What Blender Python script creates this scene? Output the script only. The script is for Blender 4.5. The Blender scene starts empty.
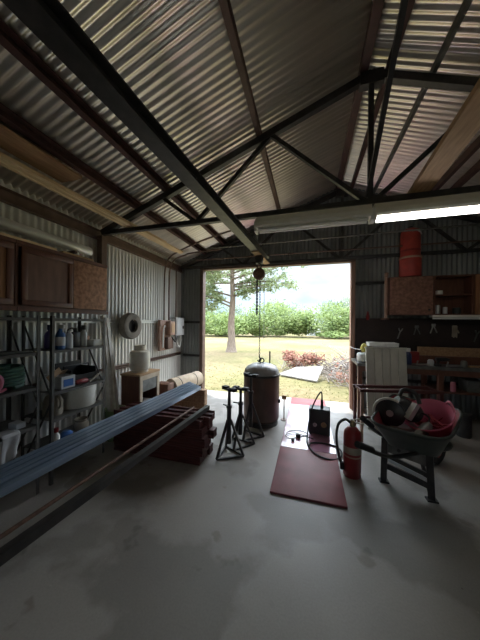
import bpy, bmesh, math, random
from mathutils import Vector, Matrix, Euler
random.seed(7)
C = bpy.context.scene.collection
PI = math.pi
V = Vector

# ------------------------------------------------------------------ materials
def mat(name, col, rough=0.6, metal=0.0, col2=None, scale=6.0, detail=4.0, lo=0.35, hi=0.65,
        bump=0.0, bscale=40.0, spec=0.5, stretch=(1, 1, 1), transl=0.0, coat=0.0, emit=None, es=0.0):
    m = bpy.data.materials.new(name); m.use_nodes = True
    nt = m.node_tree; N = nt.nodes; L = nt.links
    b = N['Principled BSDF']
    b.inputs['Base Color'].default_value = (*col, 1)
    b.inputs['Roughness'].default_value = rough
    b.inputs['Metallic'].default_value = metal
    b.inputs['Specular IOR Level'].default_value = spec
    b.inputs['Coat Weight'].default_value = coat
    b.inputs['Coat Roughness'].default_value = 0.06
    if emit:
        b.inputs['Emission Color'].default_value = (*emit, 1); b.inputs['Emission Strength'].default_value = es
    tc = N.new('ShaderNodeTexCoord'); mp = N.new('ShaderNodeMapping')
    mp.inputs['Scale'].default_value = stretch
    L.new(tc.outputs['Object'], mp.inputs['Vector'])
    if col2:
        n = N.new('ShaderNodeTexNoise'); n.inputs['Scale'].default_value = scale; n.inputs['Detail'].default_value = detail
        L.new(mp.outputs['Vector'], n.inputs['Vector'])
        r = N.new('ShaderNodeValToRGB')
        r.color_ramp.elements[0].position = lo; r.color_ramp.elements[0].color = (*col, 1)
        r.color_ramp.elements[1].position = hi; r.color_ramp.elements[1].color = (*col2, 1)
        L.new(n.outputs['Fac'], r.inputs['Fac']); L.new(r.outputs['Color'], b.inputs['Base Color'])
    if bump:
        n2 = N.new('ShaderNodeTexNoise'); n2.inputs['Scale'].default_value = bscale; n2.inputs['Detail'].default_value = 3
        L.new(mp.outputs['Vector'], n2.inputs['Vector'])
        bp = N.new('ShaderNodeBump'); bp.inputs['Strength'].default_value = bump; bp.inputs['Distance'].default_value = 0.01
        L.new(n2.outputs['Fac'], bp.inputs['Height']); L.new(bp.outputs['Normal'], b.inputs['Normal'])
    if transl:
        out = N['Material Output']
        t = N.new('ShaderNodeBsdfTranslucent'); mx = N.new('ShaderNodeMixShader'); mx.inputs[0].default_value = transl
        t.inputs['Color'].default_value = (*col, 1)
        if col2: L.new(r.outputs['Color'], t.inputs['Color'])
        L.new(b.outputs[0], mx.inputs[1]); L.new(t.outputs[0], mx.inputs[2]); L.new(mx.outputs[0], out.inputs['Surface'])
    return m

M = {}
def A(k, *a, **kw): M[k] = mat(k, *a, **kw)
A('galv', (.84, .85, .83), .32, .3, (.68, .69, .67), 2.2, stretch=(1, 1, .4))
A('roof_galv', (.84, .77, .66), .28, .85, (.70, .64, .55), 1.2, stretch=(.5, 12, .5))
A('galv_shaded', (.27, .29, .29), .45, .25, (.19, .20, .20), 2.5, stretch=(1, 1, .4))  # same galvanised sheet, with backlit shade put into the colour
A('red_oxide', (.105, .050, .046), .6, .1, (.07, .036, .034), 9)
A('brown_steel', (.17, .105, .08), .6, .1, (.11, .07, .055), 9)
A('black_steel', (.035, .034, .036), .45, .3, (.06, .056, .055), 14)
A('grey_steel', (.20, .20, .19), .45, .4, (.12, .12, .115), 12)
A('shelf_steel', (.125, .12, .112), .55, .2, (.085, .08, .075), 10)
A('tube_galv_sky', (.34, .44, .58), .28, .6, (.22, .29, .39), 7, stretch=(3, .12, 3))  # base colour carries the blue of the reflected sky
A('rust', (.20, .11, .075), .7, .1, (.11, .065, .05), 30)
A('wood_new', (.92, .72, .45), .5, 0, (.76, .55, .31), 8, stretch=(6, .5, 6))
A('wood_tan', (.48, .31, .17), .65, 0, (.33, .20, .10), 9, stretch=(5, .6, 5))
A('wood_brown', (.42, .26, .14), .65, 0, (.28, .16, .085), 8, stretch=(5, .5, 5))
A('cab_dark', (.17, .068, .042), .45, 0, (.12, .048, .03), 9, stretch=(4, 4, .6))
A('cab_panel', (.20, .10, .066), .5, 0, (.14, .068, .045), 7, stretch=(3, 3, .6))
A('cab_orange', (.36, .17, .07), .5, 0, (.24, .10, .045), 8, stretch=(4, 4, .6))
A('osb', (.55, .30, .19), .7, 0, (.28, .135, .08), 26, detail=6)
A('osb_dark', (.34, .17, .12), .7, 0, (.19, .09, .06), 24, detail=6)
A('peg', (.034, .02, .018), .7, 0, (.024, .015, .014), 8)
A('jamb', (.42, .26, .20), .6, 0, (.30, .17, .13), 6, stretch=(4, 4, .4))
A('white_paint', (.86, .84, .77), .45, 0, (.78, .75, .67), 9)
A('white_plastic', (.80, .80, .78), .35)
A('cream_plastic', (.60, .59, .52), .42, 0, (.50, .49, .43), 5)
A('tube_white', (.9, .9, .88), .25, spec=.6)
A('tube_lit', (.9, .9, .88), .25, emit=(1, .97, .92), es=2.2)
A('tank_cream', (.80, .78, .68), .4, 0, (.66, .60, .48), 7)
A('tank_brown', (.17, .10, .075), .5, .15, (.085, .055, .045), 5, stretch=(1, 1, .5))
A('tank_top_glare', (.45, .45, .46), .4, .3, (.30, .27, .25), 7)  # sky glare on the dome, put into the colour
A('red_paint', (.27, .022, .024), .35, 0, (.20, .016, .018), 7)
A('red_can', (.50, .06, .045), .45, 0, (.36, .05, .04), 9)
A('maroon', (.235, .052, .058), .5, 0, (.175, .038, .043), 5)
A('maroon_sky_sheen', (.42, .21, .29), .17, 0, (.35, .165, .235), 5, spec=1.0, coat=1.0)  # lavender of the reflected sky mixed into the maroon base
A('maroon_board', (.12, .03, .027), .5, 0, (.06, .017, .016), 12, stretch=(.6, 4, 4))
A('maroon_metal', (.10, .032, .03), .5, .1)
A('black_rubber', (.018, .018, .019), .6)
A('black_plastic', (.03, .03, .032), .4)
A('dark_green_box', (.030, .036, .034), .4)
A('olive_tray', (.050, .062, .052), .5, .1, (.035, .04, .036), 9)
A('pink', (.84, .30, .42), .42, 0, (.74, .23, .34), 6, transl=.25)
A('tray_red', (.24, .04, .05), .5)
A('tyre', (.27, .25, .22), .85, 0, (.18, .165, .145), 9)
A('meter_tan', (.45, .29, .22), .55, 0, (.34, .21, .16), 9)
A('panel_grey', (.58, .60, .62), .45)
A('cardboard', (.46, .31, .19), .8, 0, (.38, .25, .15), 9)
A('roll_tan', (.60, .50, .38), .8, 0, (.48, .39, .28), 9)
A('cloth_grey', (.46, .46, .47), .9, 0, (.36, .36, .37), 12)
A('green_plastic', (.10, .21, .16), .3, 0, (.06, .14, .11), 6)
A('green_tub', (.20, .30, .15), .5)
A('blue_plastic', (.05, .15, .42), .35)
A('purple_plastic', (.06, .035, .17), .35)
A('navy', (.02, .03, .09), .4)
A('clay', (.36, .32, .25), .7, 0, (.26, .22, .17), 9)
A('hook_grey', (.45, .44, .42), .4, .5)
A('brass', (.34, .27, .15), .4, .7)
A('yellow', (.66, .56, .12), .6)
A('bag_white', (.80, .79, .76), .5, 0, (.70, .69, .66), 14)
A('pvc_white', (.85, .83, .78), .45, 0, (.58, .54, .47), 9)
A('blue_cap', (.25, .32, .5), .4)
A('bark', (.23, .18, .14), .9, 0, (.13, .10, .08), 9, bump=.6, bscale=18, stretch=(3, 3, .6))
A('pine', (.20, .25, .12), .7, 0, (.27, .32, .17), 1.4, transl=.45)
A('leaf', (.12, .18, .045), .7, 0, (.19, .245, .075), .9, transl=.35)
A('leaf_dark', (.09, .15, .055), .7, 0, (.15, .21, .08), .7, transl=.3)
A('leaf_far_haze', (.14, .19, .12), .8, 0, (.19, .24, .155), .5, transl=.3)  # paler, greyer leaves: distance haze put into the colour
A('dead_leaf', (.17, .058, .04), .8, 0, (.27, .14, .09), 5, transl=.2)
A('twig', (.20, .17, .15), .9, 0, (.30, .26, .23), 9)
A('grass_blade', (.22, .22, .09), .8, 0, (.30, .27, .14), .7, transl=.6)
A('house_white', (.8, .8, .78), .6)
A('weathered', (.30, .28, .25), .8, 0, (.19, .175, .155), 5)
A('rag_red', (.22, .018, .03), .8)

# concrete: mottled grey slab with stains that have their own outlines
def concrete():
    m = bpy.data.materials.new('concrete'); m.use_nodes = True
    nt = m.node_tree; N = nt.nodes; L = nt.links; b = N['Principled BSDF']
    tc = N.new('ShaderNodeTexCoord')
    def noise(s, d, off=0.0):
        mp = N.new('ShaderNodeMapping'); mp.inputs['Location'].default_value = (off, off * .7, 0)
        L.new(tc.outputs['Object'], mp.inputs['Vector'])
        n = N.new('ShaderNodeTexNoise'); n.inputs['Scale'].default_value = s; n.inputs['Detail'].default_value = d
        L.new(mp.outputs['Vector'], n.inputs['Vector']); return n.outputs['Fac']
    def ramp(f, p0, c0, p1, c1):
        r = N.new('ShaderNodeValToRGB'); e = r.color_ramp.elements
        e[0].position = p0; e[0].color = (*c0, 1); e[1].position = p1; e[1].color = (*c1, 1)
        L.new(f, r.inputs['Fac']); return r.outputs['Color']
    def mul(a, c):
        x = N.new('ShaderNodeMix'); x.data_type = 'RGBA'; x.blend_type = 'MULTIPLY'; x.inputs[0].default_value = 1
        L.new(a, x.inputs[6]); L.new(c, x.inputs[7]); return x.outputs[2]
    base = ramp(noise(1.1, 6), .3, (.265, .245, .222), .7, (.36, .335, .305))
    st = ramp(noise(1.35, 5, 3.1), .52, (1, 1, 1), .57, (.72, .72, .72))
    st2 = ramp(noise(2.6, 4, 9.3), .64, (1, 1, 1), .67, (.72, .70, .68))
    sp = ramp(noise(16, 2, 5.5), .77, (1, 1, 1), .79, (.55, .53, .5))
    fl = ramp(noise(22, 2, 1.7), .76, (1, 1, 1), .78, (1.35, 1.35, 1.33))
    fine = ramp(noise(90, 3), .3, (.93, .93, .93), .7, (1.05, 1.05, 1.05))
    c = mul(mul(mul(mul(mul(base, st), st2), sp), fl), fine)
    L.new(c, b.inputs['Base Color'])
    rr = N.new('ShaderNodeMapRange'); rr.inputs['To Min'].default_value = .42; rr.inputs['To Max'].default_value = .68
    L.new(noise(2.0, 5, 2.2), rr.inputs['Value']); L.new(rr.outputs[0], b.inputs['Roughness'])
    bp = N.new('ShaderNodeBump'); bp.inputs['Strength'].default_value = .12; bp.inputs['Distance'].default_value = .006
    L.new(noise(30, 4), bp.inputs['Height']); L.new(bp.outputs['Normal'], b.inputs['Normal'])
    return m
M['concrete'] = concrete()

def field():
    m = bpy.data.materials.new('dry_grass_field'); m.use_nodes = True
    nt = m.node_tree; N = nt.nodes; L = nt.links; b = N['Principled BSDF']
    tc = N.new('ShaderNodeTexCoord')
    n = N.new('ShaderNodeTexNoise'); n.inputs['Scale'].default_value = .33; n.inputs['Detail'].default_value = 6
    L.new(tc.outputs['Object'], n.inputs['Vector'])
    r = N.new('ShaderNodeValToRGB'); e = r.color_ramp.elements
    e[0].position = .38; e[0].color = (.135, .13, .06, 1); e[1].position = .62; e[1].color = (.20, .16, .098, 1)
    L.new(n.outputs['Fac'], r.inputs['Fac'])
    n2 = N.new('ShaderNodeTexNoise'); n2.inputs['Scale'].default_value = 9; n2.inputs['Detail'].default_value = 5
    L.new(tc.outputs['Object'], n2.inputs['Vector'])
    r2 = N.new('ShaderNodeValToRGB'); e = r2.color_ramp.elements
    e[0].position = .3; e[0].color = (.7, .72, .65, 1); e[1].position = .7; e[1].color = (1.15, 1.1, 1.05, 1)
    L.new(n2.outputs['Fac'], r2.inputs['Fac'])
    x = N.new('ShaderNodeMix'); x.data_type = 'RGBA'; x.blend_type = 'MULTIPLY'; x.inputs[0].default_value = 1
    L.new(r.outputs[0], x.inputs[6]); L.new(r2.outputs[0], x.inputs[7]); L.new(x.outputs[2], b.inputs['Base Color'])
    b.inputs['Roughness'].default_value = .95; b.inputs['Specular IOR Level'].default_value = .1
    bp = N.new('ShaderNodeBump'); bp.inputs['Strength'].default_value = .6; bp.inputs['Distance'].default_value = .05
    L.new(n2.outputs['Fac'], bp.inputs['Height']); L.new(bp.outputs['Normal'], b.inputs['Normal'])
    return m
M['field'] = field()

# ------------------------------------------------------------------ geometry
class MB:
    """collects shapes; build() links them as ONE mesh object"""
    def __init__(s): s.v = []; s.f = []
    def add(s, vs, fs):
        o = len(s.v); s.v += [tuple(p) for p in vs]; s.f += [tuple(i + o for i in f) for f in fs]; return s
    def box(s, x0, x1, y0, y1, z0, z1, bev=0.0):
        if bev <= 0:
            vs = [(x, y, z) for x in (x0, x1) for y in (y0, y1) for z in (z0, z1)]
            return s.add(vs, [(0, 1, 3, 2), (4, 6, 7, 5), (0, 4, 5, 1), (2, 3, 7, 6), (0, 2, 6, 4), (1, 5, 7, 3)])
        bm = bmesh.new(); bmesh.ops.create_cube(bm, size=1)
        for q in bm.verts:
            q.co = V(((x0 + x1) / 2 + q.co.x * (x1 - x0), (y0 + y1) / 2 + q.co.y * (y1 - y0), (z0 + z1) / 2 + q.co.z * (z1 - z0)))
        bmesh.ops.bevel(bm, geom=bm.edges[:], offset=bev, segments=2, affect='EDGES', profile=.5)
        return s.bm(bm)
    def bm(s, bm, mtx=None):
        bm.verts.index_update()
        vs = [(mtx @ q.co if mtx else q.co.copy()) for q in bm.verts]
        fs = [[q.index for q in f.verts] for f in bm.faces]
        bm.free(); return s.add(vs, fs)
    def bar(s, p0, p1, w, h, up=(0, 0, 1)):
        p0, p1 = V(p0), V(p1); d = (p1 - p0).normalized(); up = V(up)
        if abs(d.dot(up)) > .98: up = V((0, 1, 0))
        a = d.cross(up).normalized(); b = a.cross(d).normalized()
        vs = []
        for p in (p0, p1):
            for i, j in ((-1, -1), (1, -1), (1, 1), (-1, 1)): vs.append(p + a * (i * w / 2) + b * (j * h / 2))
        return s.add(vs, [(3, 2, 1, 0), (4, 5, 6, 7), (0, 1, 5, 4), (1, 2, 6, 5), (2, 3, 7, 6), (3, 0, 4, 7)])
    def prism(s, prof, p0, p1, up=(0, 0, 1)):
        """extrude a closed outline (list of (side, up)) from p0 to p1"""
        p0, p1 = V(p0), V(p1); d = (p1 - p0).normalized(); up = V(up)
        if abs(d.dot(up)) > .98: up = V((0, 1, 0))
        a = d.cross(up).normalized(); b = a.cross(d).normalized(); n = len(prof)
        vs = [p + a * x + b * y for p in (p0, p1) for x, y in prof]
        fs = [tuple(range(n - 1, -1, -1)), tuple(range(n, 2 * n))] + [(i, (i + 1) % n, n + (i + 1) % n, n + i) for i in range(n)]
        return s.add(vs, fs)
    def tube(s, pts, r, n=8, closed=False, r1=None):
        pts = [V(p) for p in pts]; m = len(pts); vs = []; fs = []
        prev = None
        for i, p in enumerate(pts):
            if closed: d = pts[(i + 1) % m] - pts[i - 1]
            else: d = pts[min(i + 1, m - 1)] - pts[max(i - 1, 0)]
            d = d.normalized() if d.length > 1e-9 else V((0, 0, 1))
            if prev is None:
                a = d.orthogonal().normalized()
            else:
                a = (prev - d * prev.dot(d)); a = a.normalized() if a.length > 1e-6 else d.orthogonal().normalized()
            prev = a; b = d.cross(a)
            rr = r if r1 is None else r + (r1 - r) * i / max(1, m - 1)
            vs += [p + (a * math.cos(2 * PI * k / n) + b * math.sin(2 * PI * k / n)) * rr for k in range(n)]
        for i in range(m if closed else m - 1):
            j = (i + 1) % m
            fs += [(i * n + k, i * n + (k + 1) % n, j * n + (k + 1) % n, j * n + k) for k in range(n)]
        if not closed: fs += [tuple(range(n - 1, -1, -1)), tuple((m - 1) * n + k for k in range(n))]
        return s.add(vs, fs)
    def lathe(s, prof, c=(0, 0, 0), n=24, axis='Z', sx=1.0, sy=1.0, mtx=None):
        """prof: (radius, height) from bottom to top; radius 0 closes"""
        vs = []; fs = []; idx = []
        for r, z in prof:
            if r < 1e-6: idx.append([len(vs)]); vs.append((0, 0, z))
            else:
                idx.append(list(range(len(vs), len(vs) + n)))
                vs += [(r * sx * math.cos(2 * PI * k / n), r * sy * math.sin(2 * PI * k / n), z) for k in range(n)]
        for a, b in zip(idx, idx[1:]):
            if len(a) == 1 and len(b) == 1: continue
            if len(a) == 1: fs += [(a[0], b[(k + 1) % n], b[k]) for k in range(n)]
            elif len(b) == 1: fs += [(a[k], a[(k + 1) % n], b[0]) for k in range(n)]
            else: fs += [(a[k], a[(k + 1) % n], b[(k + 1) % n], b[k]) for k in range(n)]
        R = {'Z': Matrix(), 'X': Matrix.Rotation(PI / 2, 4, 'Y'), 'Y': Matrix.Rotation(-PI / 2, 4, 'X')}[axis]
        T = Matrix.Translation(c) @ (mtx or Matrix()) @ R
        return s.add([T @ V(p) for p in vs], fs)
    def ball(s, c, r, n=14, mtx=None):
        rx, ry, rz = (r, r, r) if isinstance(r, (int, float)) else r
        k = n // 2
        prof = [(math.sin(PI * i / k), -math.cos(PI * i / k)) for i in range(k + 1)]
        prof[0] = (0, -1); prof[-1] = (0, 1)
        o = len(s.v); s.lathe(prof, n=n)
        T = Matrix.Translation(c) @ (mtx or Matrix())
        for i in range(o, len(s.v)):
            p = s.v[i]; s.v[i] = tuple(T @ V((p[0] * rx, p[1] * ry, p[2] * rz)))
        return s
    def ring(s, c, R, r, axis='Z', n=24, k=8, mtx=None):
        pts = []
        for i in range(n):
            a = 2 * PI * i / n
            p = {'Z': V((math.cos(a), math.sin(a), 0)), 'X': V((0, math.cos(a), math.sin(a))), 'Y': V((math.cos(a), 0, math.sin(a)))}[axis] * R
            pts.append(V(c) + ((mtx @ p) if mtx else p))
        return s.tube(pts, r, k, closed=True)
    def build(s, name, m, parent=None, smooth=True, thick=0.0):
        me = bpy.data.meshes.new(name); me.from_pydata(s.v, [], s.f)
        bm = bmesh.new(); bm.from_mesh(me)
        if s.__dict__.get('fixn', True): bmesh.ops.recalc_face_normals(bm, faces=bm.faces[:])
        bm.to_mesh(me); bm.free()
        me.materials.append(M[m])
        if smooth:
            me.polygons.foreach_set('use_smooth', [True] * len(me.polygons))
            me.set_sharp_from_angle(angle=math.radians(38))
        o = bpy.data.objects.new(name, me); C.objects.link(o)
        if parent: o.parent = parent
        if thick:
            so = o.modifiers.new('thickness', 'SOLIDIFY'); so.thickness = thick; so.offset = 0
        return o

def tag(o, label, cat, group=None, kind=None):
    o['label'] = label; o['category'] = cat
    if group: o['group'] = group
    if kind: o['kind'] = kind
    return o
def thing(name, label, cat, loc=(0, 0, 0), rz=0.0, group=None):
    o = bpy.data.objects.new(name, None); C.objects.link(o)
    o.empty_display_size = .1
    o.location = loc; o.rotation_euler = (0, 0, math.radians(rz))
    return tag(o, label, cat, group)
def struct(o, label=None):
    o['kind'] = 'structure'
    if label: o['label'] = label
    return o
def smooth_path(pts, n=8):
    """Catmull-Rom through points"""
    P = [V(p) for p in pts]; out = []
    for i in range(len(P) - 1):
        a, b, c, d = P[max(i - 1, 0)], P[i], P[i + 1], P[min(i + 2, len(P) - 1)]
        for k in range(n):
            t = k / n
            out.append(.5 * ((2 * b) + (c - a) * t + (2 * a - 5 * b + 4 * c - d) * t * t + (3 * b - a - 3 * c + d) * t ** 3))
    out.append(P[-1]); return out
# ------------------------------------------------------------------ setting
XL, XR, YB, YF = -2.70, 3.95, 4.70, -2.70     # building shell
RX, RZ, SL = .55, 3.90, .38                    # ridge position, rafter height there, slope
def zr(x): return RZ - SL * abs(x - RX)
PITCH, AMP = .068, .0095

struct(MB().box(XL, XR, YF, 4.95, -.055, 0).build('floor', 'concrete', smooth=False), 'grey stained concrete slab')
g = MB(); g.box(-90, 90, -60, 140, -.12, -.06)
struct(g.build('ground', 'field', smooth=False), 'dry mown grass field')

def corr_wall(mb, along, fixed, a0, a1, z0f, z1f, axis):
    n = int((a1 - a0) / PITCH * 8); vs = []; fs = []
    for i in range(n + 1):
        a = a0 + (a1 - a0) * i / n; o = fixed + AMP * math.cos(2 * PI * a / PITCH)
        for z in (z0f(a), z1f(a)):
            vs.append((o, a, z) if axis == 'Y' else (a, o, z))
    for i in range(n): fs.append((2 * i, 2 * i + 1, 2 * i + 3, 2 * i + 2))
    mb.add(vs, fs)
w = MB(); corr_wall(w, 0, XL, YF, YB, lambda a: 0, lambda a: zr(XL) + .13, 'Y'); struct(w.build('wall_left', 'galv'), 'galvanised corrugated sheet wall')
w = MB(); corr_wall(w, 0, XR, YF, YB, lambda a: 0, lambda a: zr(XR) + .13, 'Y'); struct(w.build('wall_right', 'galv_shaded'))
DX0, DX1, DZ = -2.13, .71, 2.60
w = MB()
corr_wall(w, 0, YB, XL, DX0, lambda a: 0, lambda a: zr(a) + .125, 'X')
corr_wall(w, 0, YB, DX0, DX1, lambda a: DZ, lambda a: zr(a) + .125, 'X')
corr_wall(w, 0, YB, DX1, XR, lambda a: 0, lambda a: zr(a) + .125, 'X')
struct(w.build('wall_back', 'galv_shaded'), 'corrugated end wall around the doorway, its shade put into the colour')
w = MB(); FX0, FX1 = .2, 1.1  # doorway behind the camera, unseen, added to let in sky light
corr_wall(w, 0, YF, XL, FX0, lambda a: 0, lambda a: zr(a) + .125, 'X')
corr_wall(w, 0, YF, FX0, FX1, lambda a: 2.1, lambda a: zr(a) + .125, 'X')
corr_wall(w, 0, YF, FX1, XR, lambda a: 0, lambda a: zr(a) + .125, 'X')
struct(w.build('wall_front', 'galv_shaded'))

rf = MB(); y0, y1 = YF - .3, YB + .3; n = int((y1 - y0) / PITCH * 8)
for xe, xi in ((XL - .18, RX + .0), (XR + .18, RX + .0)):
    vs = []; fs = []
    for i in range(n + 1):
        y = y0 + (y1 - y0) * i / n; o = .10 + AMP + AMP * math.cos(2 * PI * y / PITCH)
        vs += [(xe, y, zr(xe) + o), (xi, y, zr(xi) + o)]
    for i in range(n): fs.append((2 * i, 2 * i + 1, 2 * i + 3, 2 * i + 2))
    rf.add(vs, fs)
struct(rf.build('ceiling', 'roof_galv'), 'bare corrugated metal roof seen from below')
rc = MB(); rc.add([(RX - .16, y0, zr(RX - .16) + .125), (RX, y0, RZ + .13), (RX + .16, y0, zr(RX + .16) + .125),
                   (RX - .16, y1, zr(RX - .16) + .125), (RX, y1, RZ + .13), (RX + .16, y1, zr(RX + .16) + .125)], [(0, 1, 4, 3), (1, 2, 5, 4)])
struct(rc.build('trim_1', 'galv', thick=.004), 'ridge cap')
# door frame
struct(MB().box(DX0 - .07, DX0, YB - .10, YB + .04, 0, DZ, .004).build('trim_2', 'brown_steel'), 'brown wooden jamb on the left of the doorway')
struct(MB().box(DX1, DX1 + .07, YB - .10, YB + .04, 0, DZ, .004).build('trim_3', 'jamb'), 'pinkish brown jamb on the right of the doorway')
struct(MB().box(DX0 - .07, DX1 + .07, YB - .10, YB + .04, DZ, DZ + .06, .004).build('trim_4', 'brown_steel'), 'header over the doorway')

# girts and eave struts
def cpro(w, h, t=.006, flip=1):
    p = [(-w / 2, -h / 2), (w / 2, -h / 2), (w / 2, -h / 2 + t), (-w / 2 + t, -h / 2 + t), (-w / 2 + t, h / 2 - t), (w / 2, h / 2 - t), (w / 2, h / 2), (-w / 2, h / 2)]
    return [(x * flip, z) for x, z in p]
def purlin(x, mname, label, w=.05, h=.085, flip=1, dz=0, ya=YF, yb=YB):
    z = zr(x) + h / 2 + .004 + dz
    o = MB().prism(cpro(w, h, flip=flip), (x, ya, z), (x, yb, z)).build('roof_purlin', mname, smooth=False)
    return tag(o, label, 'purlin', 'steel purlins under the roof')
purlin(-2.07, 'red_oxide', 'dark red steel purlin above the wide brown plank on the roof\'s low side', .06)
purlin(-1.66, 'red_oxide', 'red brown steel purlin between the hoist beam and the wide brown plank', .06)
purlin(-.53, 'brown_steel', 'rusty brown purlin midway between the hoist beam and the ridge', .05)
purlin(.48, 'red_oxide', 'wide reddish purlin on the door side slope just beside the ridge', .07)
purlin(.70, 'red_oxide', 'narrow red brown purlin just past the ridge beside the king post', .045)
purlin(1.05, 'grey_steel', 'pale grey purlin on the far slope between ridge and wooden joist', .035, .06, dz=.02)
purlin(1.76, 'red_oxide', 'red purlin just past the wooden joist on the far slope', .05)
purlin(1.95, 'red_oxide', 'red purlin furthest down the far slope that is in view', .05)
purlin(2.9, 'red_oxide', 'red purlin low on the far slope near the eave', .05)
o = MB().prism(cpro(.06, .12), (XL + .05, YF, zr(XL) - .03), (XL + .05, YB, zr(XL) - .03)).build('eave_strut', 'brown_steel', smooth=False)
tag(o, 'dark brown steel strut along the top of the shelf wall', 'strut')
o = MB().prism(cpro(.06, .12), (XR - .05, YF, zr(XR) - .03), (XR - .05, YB, zr(XR) - .03)).build('eave_strut', 'brown_steel', smooth=False)
tag(o, 'dark steel strut along the eave of the workbench side', 'strut')
def girt(p0, p1, m, label, w=.05, h=.05):
    o = MB().prism(cpro(w, h), p0, p1).build('wall_girt', m, smooth=False); return tag(o, label, 'girt', 'horizontal wall girts')
girt((-2.665, YF, 1.51), (-2.665, YB - .02, 1.51), 'galv', 'pale steel girt running behind the hung tyre')
girt((-2.665, YF, .84), (-2.665, YB - .02, .84), 'brown_steel', 'dark lower girt behind the cream gas cylinder')
girt((XL + .06, 4.665, 1.51), (DX0 - .08, 4.665, 1.51), 'black_steel', 'dark girt across the narrow wall left of the doorway, upper of two')
girt((XL + .06, 4.665, .80), (DX0 - .08, 4.665, .80), 'black_steel', 'dark girt across the narrow wall left of the doorway, lower of two')
girt((DX1 + .08, 4.665, 2.22), (XR - .02, 4.665, 2.22), 'black_steel', 'dark girt on the end wall behind the red canister')
girt((DX1 + .08, 4.665, .55), (XR - .02, 4.665, .55), 'black_steel', 'dark girt on the end wall low behind the workbench')
girt((XR - .055, YF, 1.51), (XR - .055, YB - .02, 1.51), 'black_steel', 'dark girt along the workbench side wall')

# trusses
def truss(y, label, zc=2.66):
    t = thing('roof_truss', label, 'truss', (RX, y, zc), 0, 'welded steel roof trusses')
    L_ = lambda x, z: (x - RX, 0, z - zc)
    xa, xb = XL + .09, XR - .09
    MB().bar(L_(xa, zr(xa) - .035), L_(RX, RZ - .035), .06, .07).build('rafter', 'black_steel', t, False)
    MB().bar(L_(RX, RZ - .035), L_(xb, zr(xb) - .035), .06, .07).build('rafter', 'black_steel', t, False)
    MB().bar(L_(xa, zc), L_(xb, zc), .05, .05).build('bottom_chord', 'black_steel', t, False)
    MB().bar(L_(RX, zc), L_(RX, RZ - .05), .045, .045).build('king_post', 'black_steel', t, False)
    for s in (-1, 1):
        f = lambda d: RX + s * d
        for p, q in (((f(.03), zc), (f(.95), zr(f(.95)) - .05)), ((f(.95), zr(f(.95)) - .05), (f(1.81), zc)), ((f(1.81), zc), (f(2.25), zr(f(2.25)) - .05))):
            MB().bar(L_(*p), L_(*q), .04, .04).build('web', 'black_steel', t, False)
    MB().box(-.1, .1, -.04, .04, RZ - zc - .14, RZ - zc - .02).build('gusset_plate', 'black_steel', t, False)
    return t
truss(2.53, 'black steel roof truss crossing above the lumber pile and the strip lights')
truss(4.58, 'dark steel truss against the end wall above the doorway')
truss(.36, 'black steel roof truss nearest overhead')
for x, z0 in ((XL + .10, 0),):
    for y in (2.53, 4.58, .36):
        pass
o = MB().bar((RX - .03, 2.49, 2.70), (RX + .0, 1.30, 3.80), .035, .035).build('ridge_brace', 'black_steel', smooth=False)
tag(o, 'black steel brace slanting from the truss centre up to the ridge', 'brace')
# corner post by the left wall at the truss
o = MB().box(-2.66, -2.58, 2.49, 2.57, 2.02, 2.62).build('wall_post', 'brown_steel', smooth=False); tag(o, 'short brown steel bracket post under the truss end on the shelf wall', 'post')

# hoist beam (I section) and chain hoist
t = thing('hoist_beam', 'black steel I beam hung under the roof carrying the chain hoist', 'beam', (-.71, 4.13, 2.54))
d0 = V((-.36, -6.3, 0))
I = [(-.055, 0), (.055, 0), (.055, .012), (.006, .012), (.006, .083), (.05, .083), (.05, .095), (-.05, .095), (-.05, .083), (-.006, .083), (-.006, .012), (-.055, .012)]
MB().prism(I, d0, (0, 0, 0)).build('beam', 'black_steel', t, False)
for k in (.254, .598): # hangers at the trusses
    p = d0 * k; MB().box(p.x - .03, p.x + .03, p.y - .02, p.y + .02, .095, .13).build('hanger', 'black_steel', t, False)
MB().bar((.0, 0, -.009), d0 * .12 + V((0, 0, -.009)), .10, .016).build('flange_strip', 'wood_tan', t, False)  # lighter tan strip under the door end of the beam

hx, hy = -.735, 3.60
t = thing('chain_hoist', 'round rust brown chain hoist hanging from the beam end above the tank', 'hoist', (hx, hy, 2.25))
MB().lathe([(0, -.055), (.06, -.055), (.088, -.04), (.092, 0), (.088, .04), (.06, .055), (0, .055)], axis='Y', n=28).build('body', 'rust', t)
MB().ring((0, 0, .12), .035, .009, 'Y').bar((0, 0, .08), (0, 0, .1), .02, .02).build('top_hook', 'black_steel', t)
MB().box(-.05, .05, -.05, .05, .16, .285, .006).lathe([(.03, -.06), (.03, .06)], (0, 0, .24), 12, 'X').build('trolley', 'black_steel', t)
def chain(mb, x, y, za, zb, r=.011, wire=.0032, step=.026):
    k = 0; z = za
    while z > zb:
        a = 0 if k % 2 else PI / 2
        pts = [V((x + math.cos(a) * r * math.cos(q), y + math.sin(a) * r * math.cos(q), z + r * 1.7 * math.sin(q))) for q in [2 * PI * i / 8 for i in range(8)]]
        mb.tube(pts, wire, 5, closed=True); z -= step; k += 1
    return mb
chain(MB(), .015, 0, -.09, -1.24).build('load_chain', 'black_steel', t)
hk = smooth_path([(.015, 0, -1.24), (.015, 0, -1.27), (.04, 0, -1.30), (.015, 0, -1.335), (-.015, 0, -1.315)], 6)
MB().tube(hk, .010, 8).build('bottom_hook', 'black_steel', t)
chain(MB(), -.035, .02, -.09, -.62, .014, .006).build('slack_chain', 'black_steel', t)
chain(MB(), .075, .03, -.09, -1.0, .007, .002, .018).build('hand_chain', 'hook_grey', t)

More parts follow.
